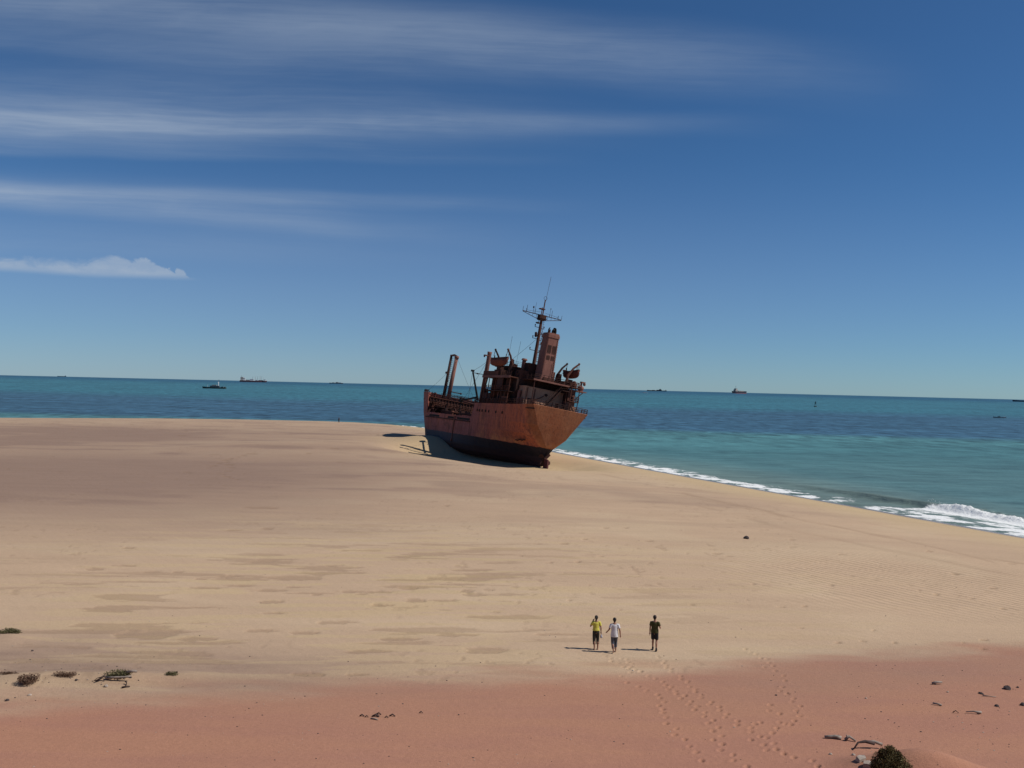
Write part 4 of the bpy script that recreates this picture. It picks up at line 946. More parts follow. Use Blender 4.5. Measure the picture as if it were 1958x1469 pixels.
for y0, y1, z0, z1 in ((.12, .95, 23.0, 24.6), (-.95, -.12, 23.0, 24.6), (.12, .9, 21.7, 22.5), (-.9, -.12, 21.7, 22.5)):
    b = MB(); x_ = 8.06 if z0 > 22 else 8.05
    b.box(x_, x_ + .06, y0, y1, z0, z1)
    for i in range(int((z1 - z0) / .2)): b.add([(x_ - .05, y0, z0 + .2 * i), (x_ - .05, y1, z0 + .2 * i), (x_ + .01, y1, z0 + .2 * i + .14), (x_ + .01, y0, z0 + .2 * i + .14)], [(0, 1, 2, 3)])
    part(b, 'louvre', M_rust_black, fun)
b = MB(); b.tube([(9.7, .45, 27.0), (9.7, .45, 27.9)], .28, 9); b.tube([(9.9, .55, 27.9), (9.5, .5, 28.25)], .12, 6); part(b, 'exhaust_pipe', M_rust_black, fun)
b = MB(); b.tube([(9.2, -.1, 27.0), (9.2, -.1, 27.6), (8.9, -.15, 27.95)], .24, 9); part(b, 'exhaust_pipe', M_black, fun)
b = MB(); b.tube([(9.4, -.75, 27.0), (9.4, -.75, 27.7), (9.3, -.6, 28.15), (9.1, -.35, 28.1)], .3, 9); part(b, 'exhaust_pipe', M_black, fun)
b = MB(); b.bar((7.98, -1.0, 17.2), (7.98, -1.0, 26.6), .035); b.bar((7.98, -.6, 17.2), (7.98, -.6, 21.0), .03)
for i in range(18): b.bar((7.98, -1.0, 17.4 + i * .5), (7.98, -1.3, 17.4 + i * .5), .025)
part(b, 'funnel_ladder', M_rust, fun)
b = MB(); b.box(7.4, 8.1, -1.4, 1.0, 17.17, 17.9); b.cut().box(9.6, 11.2, -2.5, -1.35, 17.17, 19.6); part(b, 'funnel_base_box', M_rust)
# radar mast
b = MB(); b.tube([(15.0, 0, 17.15), (15.0, 0, 24), (15.0, 0, 31.0)], .3, 10, rs=[.42, .34, .26]); b.tube([(15.0, -.1, 31.0), (15.0, -.1, 34.5)], .13, 8)
b.tube([(14.6, .45, 31.0), (14.6, .45, 32.8)], .10, 6); b.box(14.4, 15.3, -.2, .9, 32.4, 32.6)
mast = part(b, 'radar_mast', M_rust)
b = MB(); b.box(14.4, 15.7, -.75, .7, 30.2, 31.3); b.box(14.3, 15.8, -.9, .85, 30.5, 30.62); part(b, 'mast_top_platform', M_rust_black, mast)
b = MB()
for sgn in (1, -1):
    b.bar((15, .5 * sgn, 31.25), (15, 4.6 * sgn, 31.25), .085); b.bar((15, .5 * sgn, 30.2), (15, 4.6 * sgn, 31.15), .06); b.bar((15, .5 * sgn, 31.85), (15, 3.6 * sgn, 31.6), .025)
    for y in (1.3, 2.2, 3.1, 3.9): b.bar((15, y * sgn, 31.25), (15, y * sgn, 31.25 - (4.6 - y) * .24), .035)
    for y, h in ((4.6, .95), (3.8, .75), (3.7, 1.4 if sgn > 0 else .6), (2.2, 1.5), (1.7, 1.0 if sgn > 0 else .5)): b.bar((15, y * sgn, 31.25), (15, y * sgn, 31.25 + h), .04)
b.ball((15, 2.25, 32.5), .17, .17, .22); b.ball((15, -1.75, 33.0), .1, .1, .14); b.bar((15, -1.75, 31.3), (15, -1.75, 33.0), .03); b.bar((15, 1.9, 31.3), (15, 1.75, 33.6), .025)
part(b, 'crosstree', M_rust_black, mast)
b = MB(); b.bar((15, -.25, 34.4), (15, -.5, 39.6), .035); b.tube([(15, -.1 + .38 * math.cos(t_), 34.9 + .38 * math.sin(t_)) for t_ in np.linspace(0, 2 * math.pi, 13)], .035, 4); part(b, 'whip_aerial', M_rust_black, mast)
b = MB()
for z, w_, sg in ((28.6, 1.2, 1), (28.5, .9, -1), (26.2, 1.3, 1), (26.0, .7, -1), (25.2, .8, -1), (23.7, 1.5, 1), (23.4, .7, -1), (27.2, .6, -1), (21.6, .9, -1)):
    b.cut().bar((15, 0, z), (15, w_ * sg, z), .06); b.bar((15, w_ * sg, z), (15, w_ * sg, z + .42), .08); b.ball((15, w_ * sg, z + .4), .13, .13, .16, 7, 5)
b.cut().ball((15, .75, 29.5), .45, .45, .2); b.bar((15, .3, 29.5), (15, 1.1, 29.5), .05); b.bar((15, .6, 30.3), (15, .5, 29.6), .07); b.cut().ball((15, .65, 26.9), .35, .3, .45); b.ball((15, .7, 27.3), .3, .3, .3)
part(b, 'mast_lamp_bracket', M_rust_black, mast)
b = MB()
for y in (-.42, -.72): b.bar((14.7, y, 19.6), (14.9, y + .18, 30.3), .035)
for i in range(21): b.bar((14.72, -.42, 19.9 + i * .5), (14.72, -.7, 19.9 + i * .5), .03)
part(b, 'mast_ladder', M_rust, mast)
wire('stay_wire', [((15, .2, 26.3), (19.8, 4.4, 19.7)), ((15, .2, 30.3), (9.8, -.9, 19.2))], .03, .1)
wire('aerial', [((20.6, 3.4, 19.6), (20.6, 3.35, 26.3)), ((18.0, 2.6, 19.6), (18.0, 2.4, 25.3)), ((19.3, 4.2, 19.6), (19.3, 4.1, 22.3))], .028)
# davits
def davit(x, y0, y1, z0, z1, mat):
    s_ = 1 if y1 > 0 else -1
    b = MB(); b.tube([(x, y0, z0), (x, y0 + .1 * s_, z0 + (z1 - z0) * .45), (x, (y0 + y1) / 2, z0 + (z1 - z0) * .78), (x, y1, z1)], .2, 8, rs=[.34, .28, .22, .17])
    b.ball((x, y1, z1), .24, .24, .24, 8, 6); b.bar((x, y1, z1), (x, y1 + .15 * s_, z1 - 1.35), .06)
    b.box(x - .35, x + .35, min(y0, y0 - .6 * s_), max(y0, y0 - .6 * s_), z0 - .2, z0 + 1.1)
    part(b, 'davit', mat)
davit(20.4, 4.9, 6.7, 17.2, 22.7, M_rust_black); davit(14.4, 5.0, 6.6, 17.2, 22.6, M_rust)
davit(13.6, -5.0, -7.0, 17.2, 22.3, M_rust_black); davit(9.4, -5.2, -7.5, 17.1, 22.3, M_rust)
b = MB(); b.box(16.0, 19.6, 5.0, 6.5, 17.15, 18.5); b.box(17, 18.4, 5.6, 6.4, 18.4, 19.1); b.tube([(13.8, 5.6, 17.2), (13.8, 5.6, 19.6)], .5, 9); part(b, 'boat_chock', M_rust_black)
b = MB(); b.box(9.0, 13.0, -6.4, -5.0, 17.15, 18.3); b.tube([(12.9, -5.2, 17.2), (12.9, -5.2, 19.8)], .55, 9); b.box(10.4, 11.2, -7.2, -6.2, 17.9, 18.9); part(b, 'boat_chock', M_rust_black)
# anchor gear and forecastle breakwater
b = MB(); b.box(64, 64.2, -3.2, 3.2, 11.5, 12.5); b.tube([(66, .6, 11.6), (66, .6, 12.3)], .4, 10); part(b, 'breakwater', M_rust)

def lifeboat(xc, y, z, L, label, mat, rot=0.0):
    e = empty('lifeboat', label, 'lifeboat', SHIP @ Matrix.Translation((xc, y, z)) @ Matrix.Rotation(rot, 4, 'X'), group='lifeboats of the wreck')
    b = MB(); n_, k_ = 13, 9; vs = []; fs = []
    for i in range(n_):
        t_ = -1 + 2 * i / (n_ - 1); w = 1.15 * max(0.03, (1 - abs(t_) ** 2.3)); sheer = .42 * t_ * t_; keel = .15 + .55 * abs(t_) ** 3
        for k in range(k_):
            a = math.pi * k / (k_ - 1); yy_ = w * math.cos(a); d_ = (math.sin(a)) ** .7
            vs.append((t_ * L / 2, yy_, (1.55 + sheer) * (1 - d_) + keel * d_))
    for i in range(n_ - 1):
        for k in range(k_ - 1): fs.append((i * k_ + k, i * k_ + k + 1, (i + 1) * k_ + k + 1, (i + 1) * k_ + k))
    b.add(vs, fs); o = b.build('boat_hull', mat, e, True)
    s_ = o.modifiers.new('thick', 'SOLIDIFY'); s_.thickness = .07; s_.offset = 0
    b = MB(); gp_ = []
    for i in range(n_):
        t_ = -1 + 2 * i / (n_ - 1); w = 1.15 * max(0.03, (1 - abs(t_) ** 2.3)) + .04; gp_.append((t_ * L / 2, w, 1.55 + .42 * t_ * t_))
    b.tube(gp_, .08, 5); b.tube([(x, -yy_, zz_) for x, yy_, zz_ in gp_], .08, 5)
    b.build('gunwale', M_rust_black, e)
    b = MB()
    for x in (-1.9, -.6, .7, 2.0): b.cut().box(x - .16, x + .16, -1.0, 1.0, 1.15, 1.22)
    b.build('thwart', M_rust, e)
    b = MB(); b.bar((-L * .36, 0, 1.2), (-L * .36, 0, 2.6), .08); b.cut().bar((L * .3, .1, 1.2), (L * .3, .1, 2.4), .12); b.build('lifting_hook', M_rust_black, e)
    return e
lifeboat(17.3, 6.95, 19.0, 8.2, 'rusty red lifeboat hanging high on the left side of the wreck, bow to the left', M_boat, 0.06)
lifeboat(11.6, -7.3, 19.1, 6.6, 'rusty lifeboat slung from davits to the right of the wreck\'s funnel', M_boat, -0.1)

# ------------------------------------------------------------------ people
def remesh(o, vox, sm=3, f_=0.5):
    r = o.modifiers.new('skin', 'REMESH'); r.mode = 'VOXEL'; r.voxel_size = vox; r.use_smooth_shade = True
    if sm: s_ = o.modifiers.new('smooth', 'SMOOTH'); s_.iterations = sm; s_.factor = f_
def limb(mb, pts, rs, n=12, ends=True):
    """tapered closed tube with rounded ends; rs are (side, depth) radii"""
    P = [Vector(p) for p in pts]
    if ends:
        a = (P[0] - P[1]).normalized(); b_ = (P[-1] - P[-2]).normalized()
        r0 = min(rs[0]) if isinstance(rs[0], tuple) else rs[0]; r1 = min(rs[-1]) if isinstance(rs[-1], tuple) else rs[-1]
        sc = lambda r, k: (r[0] * k, r[1] * k) if isinstance(r, tuple) else r * k
        P = [P[0] + a * r0 * .75] + P + [P[-1] + b_ * r1 * .75]; rs = [sc(rs[0], .6)] + list(rs) + [sc(rs[-1], .6)]
    mb.tube(P, 0, n, True, rs)
M_skin = plain('skin', (0.30, 0.155, 0.105), 0.55, 0.08, 9)
M_hair = plain('hair_dark', (0.014, 0.011, 0.010), 0.6, 0.3, 30)
M_eye = plain('eye', (0.03, 0.025, 0.025), 0.2, 0.1)
M_shoe = plain('shoe_dark', (0.018, 0.018, 0.022), 0.7, 0.2)
def cloth(name, col):
    m, t, p = newmat(name)
    co = t.n('ShaderNodeTexCoord').outputs['Object']
    n1 = t.noise(t.mapv(co, (6, 6, 3)), 1.0, 4, 0.6, 0.5)
    t.put(p.inputs['Base Color'], t.mix(t.smooth(n1, .3, .7), tuple(c * .82 for c in col), tuple(min(1, c * 1.12) for c in col)))
    p.inputs['Roughness'].default_value = 0.9; p.inputs['Specular IOR Level'].default_value = .1
    t.put(p.inputs['Normal'], t.bump(n1, .6, .03)); return m
def hand(mb, w, d, side, curl):
    """palm from the wrist w along d, five bent fingers, thumb off the side"""
    w = Vector(w); d = Vector(d).normalized()
    fwd = Vector((0, 1, 0)); fwd = (fwd - d * fwd.dot(d)).normalized(); inn = d.cross(fwd) * side
    if abs(fwd.length - 1) > 1e-3: fwd = Vector((1, 0, 0))
    limb(mb, [w, w + d * .05, w + d * .088], [(.020, .028), (.018, .040), (.016, .042)], 10)
    for k, ln in enumerate((.070, .080, .076, .058)):
        b0 = w + d * .088 + fwd * (.031 - .0205 * k)
        p1 = b0 + d * ln * .45 + inn * .006 * curl; p2 = p1 + (d * .8 + inn * .5 * curl).normalized() * ln * .32; p3 = p2 + (d * .45 + inn * .9 * curl).normalized() * ln * .28
        limb(mb, [b0, p1, p2, p3], [.0095, .0090, .0085, .0075], 7)
    t0 = w + d * .03 + fwd * .03
    limb(mb, [t0, t0 + d * .03 + fwd * .026, t0 + d * .058 + fwd * .032 + inn * .012], [.0115, .0105, .009], 7)
def person(loc, rz, label, scale, pose, shirt, trouser, trouser_end, shoe, hairstyle):
    e = empty('person', label, 'person', None, loc, rz, 'people walking toward the wreck'); e.scale = (scale,) * 3
    A = pose
    b = MB()
    # trunk, neck, head
    limb(b, [(0, 0, .90), (0, 0, .98), (0, .005, 1.10), (0, .01, 1.24), (0, .0, 1.36), (0, -.005, 1.44)], [(.10, .15), (.105, .155), (.088, .125), (.10, .145), (.095, .16), (.07, .10)], 16)
    limb(b, [(0, -.005, 1.42), (0, .005, 1.50), (0, .02, 1.56)], [.058, .052, .055], 10)
    hd = MB(); hy = A.get('head', (0, 0))
    b.ball((hy[0], .022, 1.635), .072, .090, .108, 16, 12)
    b.ball((hy[0], .050, 1.585), .052, .060, .058, 12, 8)                                # jaw
    b.tube([(hy[0], .098, 1.655), (hy[0], .125, 1.615), (hy[0], .104, 1.603)], .012, 6, True, [.009, .015, .012])   # nose
    b.tube([(hy[0] - .024, .100, 1.574), (hy[0], .108, 1.572), (hy[0] + .024, .100, 1.574)], .008, 6)                # lips
    for s_ in (1, -1): b.ball((hy[0] + .073 * s_, .015, 1.628), .013, .022, .034, 8, 6)
    # legs
    for s_ in (1, -1):
        k, a_, h_ = A['leg_r' if s_ == 1 else 'leg_l']       # knee, ankle, heel pitch
        hip = (.088 * s_, 0, .93)
        limb(b, [hip, tuple((hip[i] + k[i]) / 2 for i in range(3)), k, (k[0], (k[1] + a_[1]) / 2 - .018, (k[2] * .68 + a_[2] * .32)), a_], [(.088, .085), (.074, .072), .054, (.056, .052), .036], 12)
        f0 = Vector(a_) + Vector((0, -.035, -.045 + h_ * .0)); f1 = Vector(a_) + Vector((.012 * s_, .15, -.055 - h_)); mid = (f0 + f1) / 2 + Vector((0, 0, .012))
        limb(b, [f0, mid, f1], [(.030, .034), (.030, .040), (.018, .042)], 10)
    for s_ in (1, -1):
        el, wr, cu = A['arm_r' if s_ == 1 else 'arm_l']
        sh = (.175 * s_, -.005, 1.395)
        limb(b, [(.11 * s_, 0, 1.40), sh, tuple((sh[i] + el[i]) / 2 for i in range(3)), el], [.062, .056, .046, .038], 12)
        m_ = tuple(el[i] * .7 + wr[i] * .3 for i in range(3)); limb(b, [el, m_, wr], [.038, .040, .026], 12)
        hand(b, wr, Vector(wr) - Vector(el), s_, cu)
    body = b.build('body', M_skin, e, True); remesh(body, .0065, 2)
    for s_ in (1, -1):
        m_ = MB(); m_.ball((hy[0] + .030 * s_, .103, 1.642), .012, .009, .008, 8, 6); m_.build('eye', M_eye, e, True)
    # hair
    b = MB(); b.ball((hy[0], .004, 1.668), .092, .104, .098, 16, 10); b.ball((hy[0], -.028, 1.62), .074, .066, .078, 14, 9)
    if hairstyle == 'tied':
        b.ball((hy[0] - .015, -.10, 1.66), .036, .04, .04, 10, 7); limb(b, [(hy[0] - .02, -.11, 1.65), (hy[0] - .03, -.135, 1.56), (hy[0] - .03, -.12, 1.46)], [.03, .034, .016], 8)
    h_ = b.build('hair', M_hair, e, True); remesh(h_, .010, 2)
    # shirt
    b = MB()
    lo = shirt[1]
    limb(b, [(0, 0, lo), (0, 0, min(1.02, lo + .12)), (0, .005, 1.12), (0, .01, 1.24), (0, 0, 1.36), (0, -.005, 1.435)], [(.142, .196), (.138, .190), (.122, .166), (.122, .170), (.110, .176), (.078, .105)], 16, False)
    for s_ in (1, -1):
        el, wr, cu = A['arm_r' if s_ == 1 else 'arm_l']; sh = (.175 * s_, -.005, 1.395)
        q = tuple(sh[i] * .38 + el[i] * .62 for i in range(3))
        limb(b, [(.10 * s_, 0, 1.392), sh, q], [.078, .074, .070], 12, False)
    g = b.build('shirt', shirt[0], e, True); remesh(g, .011, 3)
    # trousers
    b = MB(); limb(b, [(0, 0, .86), (0, 0, .94), (0, 0, 1.04)], [(.125, .172), (.122, .172), (.108, .150)], 16, False)
    for s_ in (1, -1):
        k, a_, _ = A['leg_r' if s_ == 1 else 'leg_l']; hip = (.09 * s_, 0, .93); P = [hip, tuple((hip[i] + k[i]) / 2 for i in range(3)), k]; Rr = [(.105, .096), .094, .082]
        if trouser_end < .4:
            t_ = (k[2] - trouser_end) / max(.05, (k[2] - a_[2])); P.append(tuple(k[i] * (1 - t_) + a_[i] * t_ for i in range(3))); Rr.append(.072)
        else:
            t_ = (hip[2] - trouser_end) / (hip[2] - k[2]); P = [hip, tuple(hip[i] * (1 - t_ * .5) + k[i] * t_ * .5 for i in range(3)), tuple(hip[i] * (1 - t_) + k[i] * t_ for i in range(3))]; Rr = [(.105, .098), .098, .094]
        limb(b, P, Rr, 12, False)
    g = b.build('trousers' if trouser_end < .4 else 'shorts', trouser, e, True); remesh(g, .011, 3)
    if shoe:
        for s_ in (1, -1):
            k, a_, h_ = A['leg_r' if s_ == 1 else 'leg_l']
            b = MB(); f0 = Vector(a_) + Vector((0, -.045, -.045)); f1 = Vector(a_) + Vector((.012 * s_, .17, -.055 - h_))
            limb(b, [f0, (f0 + f1) / 2 + Vector((0, 0, .012)), f1], [(.043, .045), (.042, .050), (.030, .050)], 10); limb(b, [Vector(a_) + Vector((0, -.01, -.02)), Vector(a_) + Vector((0, -.012, .07))], [.050, .048], 10)
            g = b.build('shoe', M_shoe, e, True); remesh(g, .011, 2)
    return e
pw, pm, pd = gz(1139, 1242), gz(1174, 1248), gz(1251, 1244.5)
person(pw, R_(4), 'person in yellow T-shirt and dark rolled trousers, barefoot, hand raised to the head', 0.985,
       dict(leg_r=((.10, .06, .50), (.10, -.02, .075), 0.0), leg_l=((-.09, .02, .50), (-.085, -.10, .085), .02),
            arm_r=((.245, -.03, 1.13), (.265, .05, .90), .8), arm_l=((-.29, .03, 1.19), (-.155, .11, 1.44), .8), head=(0, 0)),
       (cloth('yellow_cotton', (0.58, 0.53, 0.10)), .985), cloth('dark_olive_cotton', (0.045, 0.042, 0.034)), .27, False, 'tied')
person(pm, R_(2), 'person in loose white T-shirt and grey three-quarter trousers, walking mid-stride between two others', 1.0,
       dict(leg_r=((.10, .16, .50), (.10, .14, .09), 0.0), leg_l=((-.075, .02, .49), (-.06, -.20, .14), .045),
            arm_r=((.265, -.06, 1.13), (.295, -.03, .88), .7), arm_l=((-.275, -.02, 1.16), (-.335, .12, 1.03), .8), head=(-.005, 0)),
       (cloth('white_cotton', (0.62, 0.62, 0.64)), .80), cloth('grey_denim', (0.085, 0.092, 0.115)), .24, False, 'short')
person(pd, R_(-14), 'person in dark olive T-shirt, dark shorts and dark shoes, apart on the right', 1.03,
       dict(leg_r=((.10, .03, .50), (.105, -.11, .09), .0), leg_l=((-.085, .11, .50), (-.085, .13, .085), .0),
            arm_r=((.275, -.05, 1.16), (.235, .17, 1.19), .9), arm_l=((-.225, -.02, 1.13), (-.235, .02, .88), .7), head=(-.01, 0)),
       (cloth('olive_cotton', (0.062, 0.062, 0.026)), .90), cloth('charcoal_cotton', (0.026, 0.026, 0.030)), .56, True, 'short')
# the pale bag in the first walker's right hand
b = MB(); e = empty('bag', 'small pale bag held in the right hand of the person in yellow', 'bag', None, (pw.x + .275, pw.y + .05, pw.z + .72), R_(4))
limb(b, [(0, 0, .04), (.0, 0, -.05), (.0, 0, -.12)], [(.02, .02), (.035, .06), (.03, .065)], 10); b.build('bag_body', cloth('pale_plastic', (0.42, 0.42, 0.48)), e, True)
b = MB(); b.tube([(0, -.03, .03), (0, -.02, .09), (0, .02, .09), (0, .03, .03)], .006, 5); b.build('bag_handle', M_shoe, e)
# the lone figure far off on the spit by the water
q = gz(648, 808); 
person(q, R_(150), 'tiny dark figure standing alone at the far waterline left of the wreck', 1.0,
       dict(leg_r=((.09, .02, .50), (.09, 0, .09), 0), leg_l=((-.09, .02, .50), (-.09, 0, .09), 0), arm_r=((.24, 0, 1.13), (.25, .03, .88), .7), arm_l=((-.24, 0, 1.13), (-.25, .03, .88), .7)),
       (cloth('black_cotton', (0.02, 0.02, 0.022)), .9), cloth('black_cotton_trousers', (0.02, 0.02, 0.022)), .2, True, 'short')

# ------------------------------------------------------------------ ships at sea
def seapt(px, py):
    d = ray(px, py); h = math.hypot(d.x, d.y); lo = None
    D = 100.0
    while D < 14000:
        z = CAM_H + d.z / h * D
        if z <= -D * D / (2 * RE): break
        D *= 1.004
    return Vector((d.x / h * D, d.y / h * D, -D * D / (2 * RE)))
def paint(n, c): return plain(n, c, .6, .12, .15)
P_navy = paint('ship_dark_blue', (0.022, 0.030, 0.048)); P_grey = paint('ship_grey', (0.10, 0.12, 0.14)); P_white = paint('ship_white', (0.62, 0.62, 0.62)); P_cream = paint('ship_cream', (0.42, 0.38, 0.34)); P_green = paint('ship_dark_green', (0.03, 0.05, 0.048)); P_red = paint('ship_red_lead', (0.22, 0.055, 0.045)); P_dred = paint('ship_maroon', (0.075, 0.035, 0.045))
def vessel(px, py, heading, L, beam, free, hullmat, name, label, cat, sup, masts, boot=None, sheer=.35):
    """heading: direction of the bow, degrees from +X"""
    p = seapt(px, py); e = empty(name, label, cat, None, p, R_(heading))
    b = MB(); n_ = 15; vs = []; fs = []
    for i in range(n_):
        t_ = i / (n_ - 1); x = (t_ - .5) * L; w = beam / 2 * (min(1, .78 + 1.2 * t_) if t_ < .3 else max(.03, 1 - max(0, (t_ - .62) / .38) ** 1.8))
        top = free * (1 + sheer * max(0, (t_ - .55) / .45) ** 2 + .12 * max(0, (.2 - t_) / .2)); rake = max(0, (t_ - .8) / .2) * free * .5
        vs += [(x, w * .8, -2), (x, w * .93, 0), (x + rake, w, top), (x + rake, -w, top), (x, -w * .93, 0), (x, -w * .8, -2)]
    for i in range(n_ - 1):
        for k in range(6): fs.append((i * 6 + k, (i + 1) * 6 + k, (i + 1) * 6 + (k + 1) % 6, i * 6 + (k + 1) % 6))
    fs += [(5, 4, 3, 2, 1, 0), tuple((n_ - 1) * 6 + k for k in range(6))]
    b.add(vs, fs); hl = b.build('hull', hullmat, e)
    if boot:
        b = MB(); vs2 = [(v[0], v[1] * 1.012, v[2]) for v in vs]; vs3 = []
        for i in range(n_):
            r_ = vs2[i * 6:i * 6 + 6]; vs3 += [r_[0], r_[1], (r_[1][0], r_[1][1] * 1.01, free * .35), (r_[4][0], r_[4][1] * 1.01, free * .35), r_[4], r_[5]]
        b.add(vs3, fs); b.build('boot_stripe', boot, e)
    for nm, x0, x1, w, z0, z1, mt in sup:
        b = MB(); b.box(x0 * L, x1 * L, -w * beam / 2, w * beam / 2, z0 * free, z1 * free)
        b.box(x0 * L + .004 * L, x1 * L - .004 * L, -w * beam / 2 - .012 * beam, w * beam / 2 + .012 * beam, z1 * free, z1 * free + .06 * free)
        o = b.build(nm, mt, e)
        if z1 - z0 > .35 and (x1 - x0) * L > 2:
            b = MB(); zz0 = (z0 + (z1 - z0) * .6) * free; b.box(x0 * L - .02, x1 * L + .02, -w * beam / 2 - .02, w * beam / 2 + .02, zz0, zz0 + (z1 - z0) * .16 * free); b.build('window_band', P_navy, o)
    for x, z0, z1, r_, mt in masts:
        b = MB(); b.tube([(x * L, 0, z0 * free), (x * L, 0, z1 * free)], r_, 6, rs=[r_, r_ * .6]); b.bar((x * L, -r_ * 4, (z0 + (z1 - z0) * .8) * free), (x * L, r_ * 4, (z0 + (z1 - z0) * .8) * free), r_ * .4); b.build('mast', mt, e)
    return e
vessel(410, 743.5, 181, 34, 7.0, 2.3, P_green, 'patrol_boat', 'small dark low boat with white mast, nearest of the boats left of the wreck', 'boat',
       [('deckhouse', -.22, .18, .6, 1.0, 1.9, P_grey), ('wheelhouse', -.10, .10, .5, 1.95, 2.5, P_cream), ('stern_locker', -.44, -.40, .8, .3, 1.25, P_white), ('stern_frame', -.48, -.30, .5, 1.0, 1.35, P_green)],
       [(-.17, 1.0, 4.6, .75, P_white), (-.19, 4.0, 6.2, .30, P_grey), (.30, 1.1, 2.6, .18, P_white)])
vessel(484, 731, 8, 146, 20, 8.5, P_dred, 'cargo_ship', 'cargo ship with white upperworks at both ends on the horizon left', 'ship',
       [('bridge_block', -.47, -.36, .85, 1.0, 3.2, P_cream), ('bridge_block', -.36, -.30, .8, 1.0, 2.7, P_white), ('deckhouse', -.12, .02, .7, 1.0, 2.0, P_white), ('deckhouse', .10, .18, .9, .55, 1.5, P_white), ('forecastle', .40, .48, .8, 1.0, 1.9, P_white), ('hatch', -.28, -.14, .7, 1.0, 1.5, P_cream), ('hatch', .20, .38, .6, 1.0, 1.35, P_dred)],
       [(-.44, 3.2, 4.4, .8, P_grey), (-.02, 2.0, 3.9, .6, P_grey), (.08, 1, 3.9, .7, P_red), (.16, 1, 4.0, .7, P_grey), (.26, 1, 4.2, .7, P_red), (.31, 1, 4.0, .6, P_grey), (.38, 1, 3.8, .6, P_cream)], None, .15)
vessel(118, 719.7, 178, 125, 16, 6.0, P_navy, 'cargo_ship', 'low dark ship sitting on the horizon near the left edge', 'ship',
       [('bridge_block', -.46, -.40, .8, 1, 2.2, P_grey)], [(-.43, 2.2, 3.3, .6, P_grey)], None, .2)
vessel(643, 733.8, 178, 98, 13, 5.0, P_navy, 'fishing_vessel', 'pale fishing vessel on the horizon left of the wreck\'s bow', 'ship',
       [('wheelhouse', -.16, .04, .8, 1, 2.2, P_cream), ('deckhouse', -.40, -.18, .8, 1, 1.7, P_white), ('deckhouse', .12, .30, .8, 1, 1.6, P_cream)], [(-.05, 2.2, 3.6, .6, P_white)], None, .3)
vessel(1256, 748.3, 177, 148, 18, 6.2, P_navy, 'navy_ship', 'long low grey ship on the horizon just right of the wreck', 'ship',
       [('deckhouse', -.25, .02, .7, 1, 1.7, P_grey), ('wheelhouse', -.22, -.12, .6, 1.7, 2.6, P_navy), ('deckhouse', .10, .26, .6, 1, 1.35, P_grey), ('stern_frame', -.48, -.46, .7, .9, 1.8, P_navy)], [(-.17, 2.6, 4.2, .7, P_grey), (-.44, 1, 2.3, .4, P_grey)], None, .35)
vessel(1413, 752.6, -148, 124, 24, 14, P_navy, 'bulk_carrier', 'dark hulled freighter with pale bridge and red waterline on the horizon right', 'ship',
       [('bridge_block', .16, .34, .85, 1, 1.75, P_cream), ('wheelhouse', .20, .30, .7, 1.75, 2.3, P_cream), ('hatch', -.30, .10, .7, 1, 1.25, P_cream)], [(.25, 2.3, 3.6, .9, P_grey), (-.05, 1, 1.8, .6, P_cream)], P_red, .12)
vessel(1959, 768.6, 178, 90, 14, 5.2, P_navy, 'cargo_ship', 'dark ship cut off by the right edge on the horizon', 'ship',
       [('bridge_block', -.44, -.34, .8, 1, 2.6, P_cream)], [(-.4, 2.6, 3.8, .6, P_grey)], None, .3)
vessel(1911, 799.3, 177, 9, 2.4, .6, P_grey, 'motorboat', 'small dark motorboat low in the water near the right edge', 'boat',
       [('console', -.05, .12, .5, .8, 1.6, P_green), ('engine_box', -.48, -.34, .5, .6, 1.3, P_white)], [(.02, 1.6, 2.4, .06, P_grey)])
vessel(1233, 752, 176, 22, 5, 1.6, P_white, 'motorboat', 'tiny white boat left of the low grey ship', 'boat', [('cabin', -.1, .2, .6, 1, 2.0, P_white)], [(0, 2, 3, .15, P_grey)])
# buoy
p = seapt(1559, 778.5); e = empty('buoy', 'green navigation buoy standing off the beach at right', 'buoy', None, p)
b = MB(); b.tube([(0, 0, -1), (0, 0, .6), (0, 0, 1.0)], 1.6, 14, rs=[1.5, 1.7, 1.2]); b.build('float', P_green, e)
b = MB()
for k in range(4):
    a = k * math.pi / 2 + .4; b.bar((1.1 * math.cos(a), 1.1 * math.sin(a), .9), (.35 * math.cos(a), .35 * math.sin(a), 5.0), .14)
    a2 = a + math.pi / 2; b.bar((.75 * math.cos(a), .75 * math.sin(a), 2.9), (.75 * math.cos(a2), .75 * math.sin(a2), 2.9), .1)
b.box(-.55, .55, -.55, .55, 3.6, 5.0); b.build('tower', P_green, e)
b = MB(); b.tube([(0, 0, 5.0), (0, 0, 5.8), (0, 0, 6.3)], .4, 8, rs=[.3, .32, .15]); b.build('lantern', P_green, e)

# ------------------------------------------------------------------ plants and driftwood
def leafmat(n, c1, c2):
    m, t, p = newmat(n)
    co = t.n('ShaderNodeTexCoord').outputs['Object']
    a = t.noise(co, 7.0, 3, .6); rnd = t.noise(co, 60.0, 1, .5)
    c = t.mix(t.smooth(t.m('ADD', t.m('MULTIPLY', a, .75), t.m('MULTIPLY', rnd, .4)), .42, .68), c1, c2)
    t.put(p.inputs['Base Color'], c); p.inputs['Roughness'].default_value = .7; p.inputs['Specular IOR Level'].default_value = .2
    return m
M_leaf = leafmat('shrub_leaf', (0.045, 0.038, 0.016), (0.135, 0.110, 0.042))
M_leaf2 = leafmat('plant_leaf', (0.050, 0.050, 0.022), (0.140, 0.125, 0.060))
M_leafr = leafmat('plant_leaf_brown', (0.075, 0.042, 0.028), (0.170, 0.105, 0.070))
M_twig = plain('twig', (0.07, 0.045, 0.032), .8, .3, 8)
M_wood = plain('driftwood_grey', (0.24, 0.20, 0.17), .8, .3, 6)
